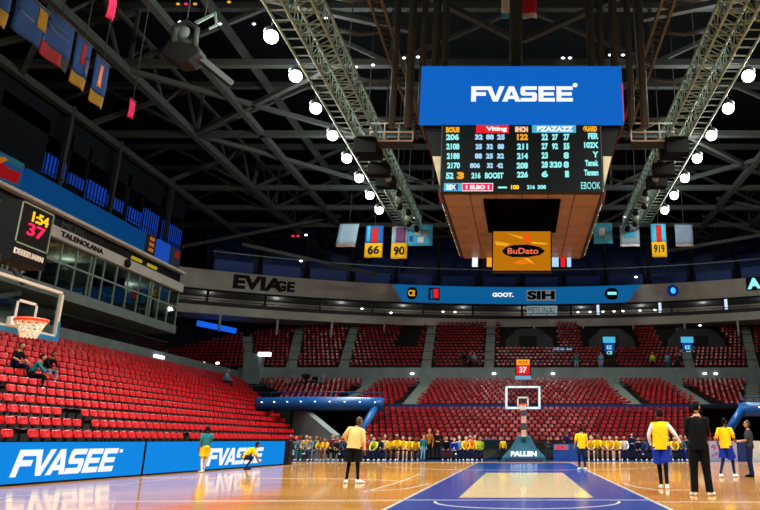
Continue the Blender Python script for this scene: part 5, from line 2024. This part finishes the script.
person('player in a yellow shirt and navy shorts standing at the edge of the blue key', STAND,
       dict(elR=(.25, .05, 1.18), wrR=(.2, .2, 1.0), paR=(.18, .25, .95), elL=(-.26, .04, 1.18), wrL=(-.27, .16, .98), paL=(-.27, .2, .92), anR=(.13, -.06, .09), toR=(.15, .1, .04)),
       at_z(582, 470), math.radians(10), 1.74, (YELLOW, YELLOW, None, NAVYC, BLACKC, WHITEC), 0, 0, 0.0, 0.2, (YELLOW, .75, .08, 1.06), ('shorts', NAVYC, .75, .115, .13), WHITEC)
person('man in a cream shirt, black shorts and leggings alone on the wooden court', STAND,
       dict(chest=(.0, .04, 1.31), neck=(.03, .08, 1.47), head=(.07, .11, 1.54), shR=(.175, .05, 1.40), shL=(-.165, .05, 1.44), elR=(.24, .04, 1.12), wrR=(.27, .1, .88), paR=(.275, .12, .81), elL=(-.31, .04, 1.26), wrL=(-.27, .2, 1.08), paL=(-.24, .25, 1.03),
            knR=(.12, .02, .51), anR=(.16, -.02, .09), toR=(.27, .08, .04), knL=(-.13, .02, .51), anL=(-.16, -.02, .09), toL=(-.24, .1, .04)),
       at_z(352, 483.5), math.radians(-5), 1.88, (CREAMC, CREAMC, CREAMC, BLACKC, BLACKC, WHITEC), 1, 1, -0.6, 0.1, (CREAMC, 1.3, .06, 1.16), ('shorts', BLACKC, .85, .118, .135), WHITEC)
person('player in a yellow shirt and blue shorts striding in front of the poster boards', STAND,
       dict(elR=(.25, .1, 1.2), wrR=(.2, .28, 1.08), paR=(.18, .34, 1.06), elL=(-.27, -.06, 1.19), wrL=(-.27, .04, .98), paL=(-.27, .08, .92), knR=(.12, .16, .52), anR=(.13, .2, .09), toR=(.15, .36, .04), knL=(-.11, -.02, .52), anL=(-.13, -.22, .12), toL=(-.14, -.06, .05)),
       at_z(728, 477.5), math.radians(-42), 1.92, (YELLOW, YELLOW, None, ROYAL, NAVYC, WHITEC), 1, 0, 0.0, 0.1, (YELLOW, .7, .09, 1.06), ('shorts', ROYAL, .85, .118, .14), WHITEC)
person('man in dark navy clothes facing the yellow player at the poster boards', STAND,
       dict(elR=(.24, .06, 1.18), wrR=(.18, .28, 1.14), paR=(.16, .35, 1.15), elL=(-.24, .06, 1.18), wrL=(-.15, .28, 1.12), paL=(-.12, .34, 1.13), knR=(.11, .04, .51), anR=(.12, .0, .09)),
       at_z(752, 477), math.radians(70), 1.84, (CHAR, CHAR, None, NAVYC, NAVYC, NAVYC), 0, 1, 0.1, 0.0, (CHAR, .9, .06, 1.02), ('trousers', NAVYC, 2), BLACKC)
person('player in a teal top and yellow shorts with white leggings facing the blue board', STAND,
       dict(elR=(.25, .04, 1.18), wrR=(.2, .22, 1.06), paR=(.17, .28, 1.06), knR=(.1, .06, .51), anR=(.11, .16, .09), toR=(.12, .32, .04), knL=(-.1, -.02, .51), anL=(-.12, -.14, .10), toL=(-.13, .02, .04)),
       (-12.3, 27.2, 0), math.radians(52), 1.72, (TEALC, TEALC, None, YELLOW, WHITEC, ROYAL), 1, 0, 0.0, 0.1, (TEALC, .6, .03, 1.0), ('shorts', YELLOW, .72, .115, .13), WHITEC)
person('player in a yellow top crouching low in front of the blue board lettering', dict(pelvis=(0, -.12, .50), waist=(0, -.02, .60), chest=(0, .14, .74), neck=(0, .28, .84), head=(0, .35, .88),
       shR=(.175, .24, .80), elR=(.22, .36, .56), wrR=(.16, .46, .36), paR=(.14, .5, .30), hipR=(.1, -.08, .49), knR=(.16, .26, .50), anR=(.14, .0, .09), toR=(.16, .16, .04)), {},
       (-11.6, 29.6, 0), math.radians(-70), 1.8, (YELLOW, YELLOW, None, NAVYC, NAVYC, NAVYC), 1, 0, 0.0, -0.2, (YELLOW, .8, .03, 1.0), ('shorts', NAVYC, .8), NAVYC)

# ------------------------------------------------------------------ people on the benches at the far end
POSES = [dict(), dict(chest=(0, .14, .86), neck=(0, .22, 1.0), head=(0, .27, 1.06), shR=(.175, .19, .96), shL=(-.175, .19, .96), elR=(.2, .36, .72), elL=(-.2, .36, .72), wrR=(.1, .5, .6), wrL=(-.1, .5, .6), paR=(.06, .55, .58), paL=(-.06, .55, .58)),
         dict(chest=(0, .0, .9), neck=(0, -.02, 1.06), head=(0, .0, 1.14), shR=(.175, -.01, 1.02), shL=(-.175, -.01, 1.02), elR=(.24, .06, .76), elL=(-.24, .06, .76), wrR=(.14, .28, .66), wrL=(-.14, .28, .66), paR=(.08, .33, .64), paL=(-.08, .33, .64), knR=(.2, .44, .52), knL=(-.2, .44, .52)),
         dict(knR=(.05, .46, .55), anR=(.0, .66, .36), toR=(.05, .78, .4), elR=(.26, .12, .78), wrR=(.24, .36, .66), paR=(.22, .42, .64))]
PROTO = []
for ov in POSES:
    m, hc, Rm = body_mesh(full_pose(SIT, ov), 0.0, -0.08)
    PROTO.append((m.mesh('body', [SKINS[0]] * 7 + [EYE, LIP]), hair_mesh(hc, Rm).mesh('hair', [HAIRS[0]])))
m, hc, Rm = body_mesh(full_pose(STAND, {}), 0.0, 0.0)
PROTO_STAND = (m.mesh('body', [SKINS[0]] * 7 + [EYE, LIP]), hair_mesh(hc, Rm).mesh('hair', [HAIRS[0]]))
m, hc, Rm = body_mesh(full_pose(STAND, dict(elR=(.27, .05, 1.2), wrR=(.1, .22, 1.12), paR=(.04, .25, 1.12), elL=(-.27, .05, 1.2), wrL=(-.1, .22, 1.1), paL=(-.04, .25, 1.1))), 0.3, 0.0)
PROTO_FOLD = (m.mesh('body', [SKINS[0]] * 7 + [EYE, LIP]), hair_mesh(hc, Rm).mesh('hair', [HAIRS[0]]))


def crowd_person(label, proto, loc, rz, H, cols, skin, hair, group):
    r = thing('person', label, 'person', loc, rz, group)
    k = H / 1.8
    for nm, me, ms in (('body', proto[0], [SKINS[skin]] + [c or SKINS[skin] for c in cols] + [EYE, LIP]), ('hair', proto[1], [HAIRS[hair]])):
        d = me.copy()
        for i, mm in enumerate(ms):
            d.materials[i] = mm
        o = bpy.data.objects.new(nm, d)
        C.objects.link(o)
        o.parent = r
        o.scale = (k, k, k)
    return r


def bench(label, x0, x1, y):
    r = thing('team_bench', label, 'bench', (0, 0, 0), 0, 'team benches')
    MB().box((x0, y - 0.05, 0.40), (x1, y + 0.34, 0.44)).build('seat', [BLUE_V], r)
    MB().box((x0, y + 0.34, 0.55), (x1, y + 0.38, 0.85)).build('backrest', [BLUE_V], r)
    n = max(2, int((x1 - x0) / 1.6))
    for q in range(n + 1):
        x = x0 + 0.1 + (x1 - x0 - 0.2) * q / n
        MB().box((x - 0.03, y, 0.0), (x + 0.03, y + 0.36, 0.40)).build('leg', [DARKGREY], r)
        MB().box((x - 0.02, y + 0.35, 0.35), (x + 0.02, y + 0.39, 0.6)).build('strut', [DARKGREY], r)
    return rebase(r)


def xat(px, Y, z=0.6):
    return at_y(px, 450, Y).x


Yb = 41.6
bench('long blue bench nearest the dark tunnel, crowded with people in dark clothes', xat(287, Yb), xat(346, Yb), Yb)
bench('long blue bench of yellow shirted players beside the cream shirted man', xat(363, Yb), xat(418, Yb), Yb)
bench('long blue bench seating people in blue and yellow beside the teal podium', xat(440, Yb), xat(483, Yb), Yb)
bench('long blue bench of yellow shirted players beyond the far basket', xat(588, Yb), xat(626, Yb), Yb)
bench('long blue bench of people in navy behind the walking yellow player', xat(636, Yb), xat(692, Yb), Yb)
CN = {id(YELLOW): 'yellow', id(BLACKC): 'black', id(NAVYC): 'navy', id(WHITEC): 'white', id(TEALC): 'teal', id(GREYC): 'grey', id(SKYC): 'pale blue', id(ORANGEC): 'orange', id(LIMEC): 'lime', id(CHAR): 'charcoal', id(DENIM): 'denim blue', id(REDC): 'red', id(ROYAL): 'royal blue', id(CREAMC): 'cream', id(MAROON): 'maroon'}
# (bench, list of (picture column, top, trousers, bare shins?))
CR = random.Random(11)
ROWS = (('bench nearest the tunnel', [(289, NAVYC, DENIM), (295, TEALC, GREYC), (300, GREYC, TEALC), (305, CREAMC, CHAR), (310, GREYC, DENIM), (315, TEALC, GREYC), (320, YELLOW, CHAR), (326, YELLOW, DENIM), (331.5, MAROON, BLACKC), (336.5, CHAR, BLACKC), (341, BLACKC, CHAR), (345.5, DENIM, NAVYC)]),
        ('bench beside the cream shirted man', [(365, REDC, CHAR), (370, TEALC, NAVYC), (375, LIMEC, NAVYC), (379.5, NAVYC, NAVYC), (384, CREAMC, NAVYC), (390, YELLOW, MAROON), (397, YELLOW, BLACKC), (403, YELLOW, MAROON), (408.5, YELLOW, MAROON), (415, YELLOW, BLACKC)]),
        ('bench beside the teal podium', [(446, BLACKC, MAROON), (454, ROYAL, CHAR), (459.5, SKYC, NAVYC), (465, YELLOW, NAVYC), (469.5, ORANGEC, NAVYC), (474.5, YELLOW, NAVYC), (480, LIMEC, NAVYC)]),
        ('bench beyond the far basket', [(591, YELLOW, BLACKC), (597.5, YELLOW, CHAR), (604, YELLOW, MAROON), (610.5, YELLOW, BLACKC), (617, YELLOW, MAROON), (624.5, WHITEC, NAVYC)]),
        ('bench behind the walking yellow player', [(639, NAVYC, NAVYC), (644.5, DENIM, NAVYC), (650, ROYAL, NAVYC), (655, NAVYC, NAVYC), (669, WHITEC, GREYC), (674.5, YELLOW, NAVYC), (681, TEALC, NAVYC), (687, NAVYC, ROYAL)]))
for bn, lst in ROWS:
    for q, (px, top, bot) in enumerate(lst):
        bare = top is YELLOW and bot is not NAVYC
        sk = CR.choice((0, 1, 2)); hr = CR.choice((0, 0, 1, 2))
        crowd_person('seated person in a %s top, %s along the %s' % (CN[id(top)], ordinal(q + 1), bn), PROTO[CR.choice((0, 0, 1, 2, 3)) if not bare else CR.choice((0, 1))],
                     (xat(px, Yb - 0.0), Yb + 0.14, 0), PI + CR.uniform(-.25, .25), CR.uniform(1.85, 2.05), (top, top, None if bare else top, bot, None if bare else bot, WHITEC), sk, hr, 'people on the end benches')
for lab, px, Y, top, bot, pr, H, rz, hr in (('standing person in a black coat between two end benches', 437, 41.3, BLACKC, BLACKC, PROTO_FOLD, 1.8, PI + .2, 0),
                                        ('standing person in a brown and black outfit with light hair at the end benches', 429, 41.2, cl('tan', (150, 96, 40)), BLACKC, PROTO_STAND, 1.82, PI - .3, 2),
                                        ('person in a teal top standing low beside the brown outfit at the benches', 423, 41.0, TEALC, SKYC, PROTO_STAND, 1.5, PI + .6, 1),
                                        ('standing person with folded arms in red before the tunnel', 364.5, 42.6, REDC, CHAR, PROTO_FOLD, 1.75, PI, 0),
                                        ('standing person in navy behind the blue scorer board', 567, 42.6, NAVYC, NAVYC, PROTO_FOLD, 1.75, PI - .9, 0),
                                        ('person in yellow half hidden behind the teal podium', 503, 42.6, YELLOW, NAVYC, PROTO_STAND, 1.35, PI, 1),
                                        ('standing person in navy leaning by the end bench behind the player', 632, 42.6, NAVYC, NAVYC, PROTO_FOLD, 1.6, PI, 1),
                                        ('person in charcoal standing beside the teal basket base', 548, 42.9, CHAR, CHAR, PROTO_FOLD, 1.3, PI, 2),
                                        ('person in orange standing before the dark tunnel mouth', 341, 43.2, ORANGEC, CHAR, PROTO_FOLD, 1.45, PI, 1),
                                        ('child sized person in grey standing before the dark tunnel mouth', 346, 43.0, GREYC, GREYC, PROTO_STAND, 1.4, PI, 2),
                                        ('person in white watching from the floor by the far corner boards', 700, 42.6, WHITEC, NAVYC, PROTO_FOLD, 1.6, PI, 0)):
    crowd_person(lab, pr, (xat(px, Y), Y, 0), rz, H, (top, top, top, bot, bot, BLACKC), CR.choice((0, 1, 2)), hr, None)

# ------------------------------------------------------------------ spectators up in the stands
def stand_row_pt(px, i):
    """place on the side stand's row i behind picture column px"""
    x = ROW_X - ROW_DX * i
    z = ROW_Z + ROW_DZ * i
    lo, hi = 10, 60
    for _ in range(50):
        md = (lo + hi) / 2
        if to_px((x, md, z + 0.5))[0] < px:
            lo = md
        else:
            hi = md
    return Vector((x + 0.05, lo, z))


crowd_person('spectator in a teal jacket hunched forward among the red seats near the picture edge', PROTO[1], stand_row_pt(22, 6) + Vector((.25, 0, -.02)), -PI / 2 + .5, 2.0, (TEALC, TEALC, TEALC, BLACKC, BLACKC, WHITEC), 0, 0, None)
crowd_person('dark clothed spectator beside the teal jacket among the red seats', PROTO[3], stand_row_pt(6, 7) + Vector((.25, 0, -.02)), -PI / 2, 2.0, (BLACKC, BLACKC, None, NAVYC, NAVYC, WHITEC), 0, 0, None)
crowd_person('dark clothed spectator leaning one row behind the teal jacket', PROTO[1], stand_row_pt(38, 7) + Vector((.25, 0, -.02)), -PI / 2 - .3, 1.9, (BLACKC, BLACKC, BLACKC, GREYC, GREYC, WHITEC), 1, 0, None)
crowd_person('lone spectator in a pale blue top high among the red seats', PROTO[0], stand_row_pt(221, 11) + Vector((.25, 0, -.02)), -PI / 2, 2.1, (SKYC, SKYC, SKYC, CHAR, CHAR, WHITEC), 2, 2, None)
r = thing('camera_platform', 'dark camera platform on the stand below the cross wall', 'platform')
MB().box((-20.2, 60.4, 4.2), (-17.9, 62.4, 5.2)).build('deck', [BLACK], r)
MB().tube([(-20.2, 60.4, 5.2), (-20.2, 60.4, 6.1), (-17.9, 60.4, 6.1), (-17.9, 60.4, 5.2)], 0.05, 6).build('rail', [DARKGREY], r)
rebase(r)
r = thing('television_camera', 'black television camera on a tripod on the platform', 'camera')
MB().box((-19.6, 60.8, 6.5), (-19.2, 61.7, 6.9)).build('body', [BLACK], r)
MB().tube([(-19.4, 60.8, 6.7), (-19.4, 60.4, 6.7)], 0.16, 10).build('lens', [DARKGREY], r)
for q in range(3):
    MB().tube([(-19.4, 61.2, 6.5), (-19.4 + 0.4 * math.cos(q * 2.1), 61.2 + 0.4 * math.sin(q * 2.1), 5.2)], 0.04, 6).build('leg', [BLACK], r)
rebase(r)
for lab, x, y, z, pr, cs, hr in (('operator in dark clothes beside the television camera', -18.7, 61.6, 5.2, PROTO_FOLD, (BLACKC, CHAR), 0), ('crew member in grey on the camera platform', -18.1, 61.9, 5.2, PROTO_STAND, (GREYC, BLACKC), 1),
                                 ('spectator in white and dark trousers seated below the camera platform', -21.0, 61.2, 5.05, PROTO[0], (NAVYC, DENIM), 2), ('spectator in dark top seated at the end of the camera platform row', -22.4, 61.2, 5.05, PROTO[0], (DENIM, CHAR), 0)):
    crowd_person(lab, pr, (x, y, z), PI, 1.85, (cs[0], cs[0], cs[0], cs[1], cs[1], WHITEC), 2, hr, None)
WLK = (('person in black on the walkway above the cross wall, near the middle aisle', 464, BLACKC, CHAR), ('person in charcoal beside another in black on the walkway', 470, CHAR, BLACKC), ('person in grey bending on the walkway over the end stand', 474, GREYC, CHAR),
       ('person in teal on the walkway over the basket side', 576.5, TEALC, SKYC), ('person in pale blue on the walkway below the tall blue sign', 601, SKYC, SKYC), ('person in yellow on the walkway towards the corner', 653, LIMEC, NAVYC), ('person in pale teal at the top of the stair aisle', 668, SKYC, TEALC), ('dark clothed person coming down at the stair aisle head', 678, CHAR, BLACKC))
for lab, px, a, b in WLK:
    p = at_y(px, 370, 64.45)
    crowd_person(lab, PROTO_STAND if a is not GREYC else PROTO_FOLD, (p.x, 64.45, 7.5), PI + CR.uniform(-.6, .6), 1.8, (a, a, a, b, b, BLACKC), CR.choice((0, 1, 2)), CR.choice((0, 1, 2)), None)
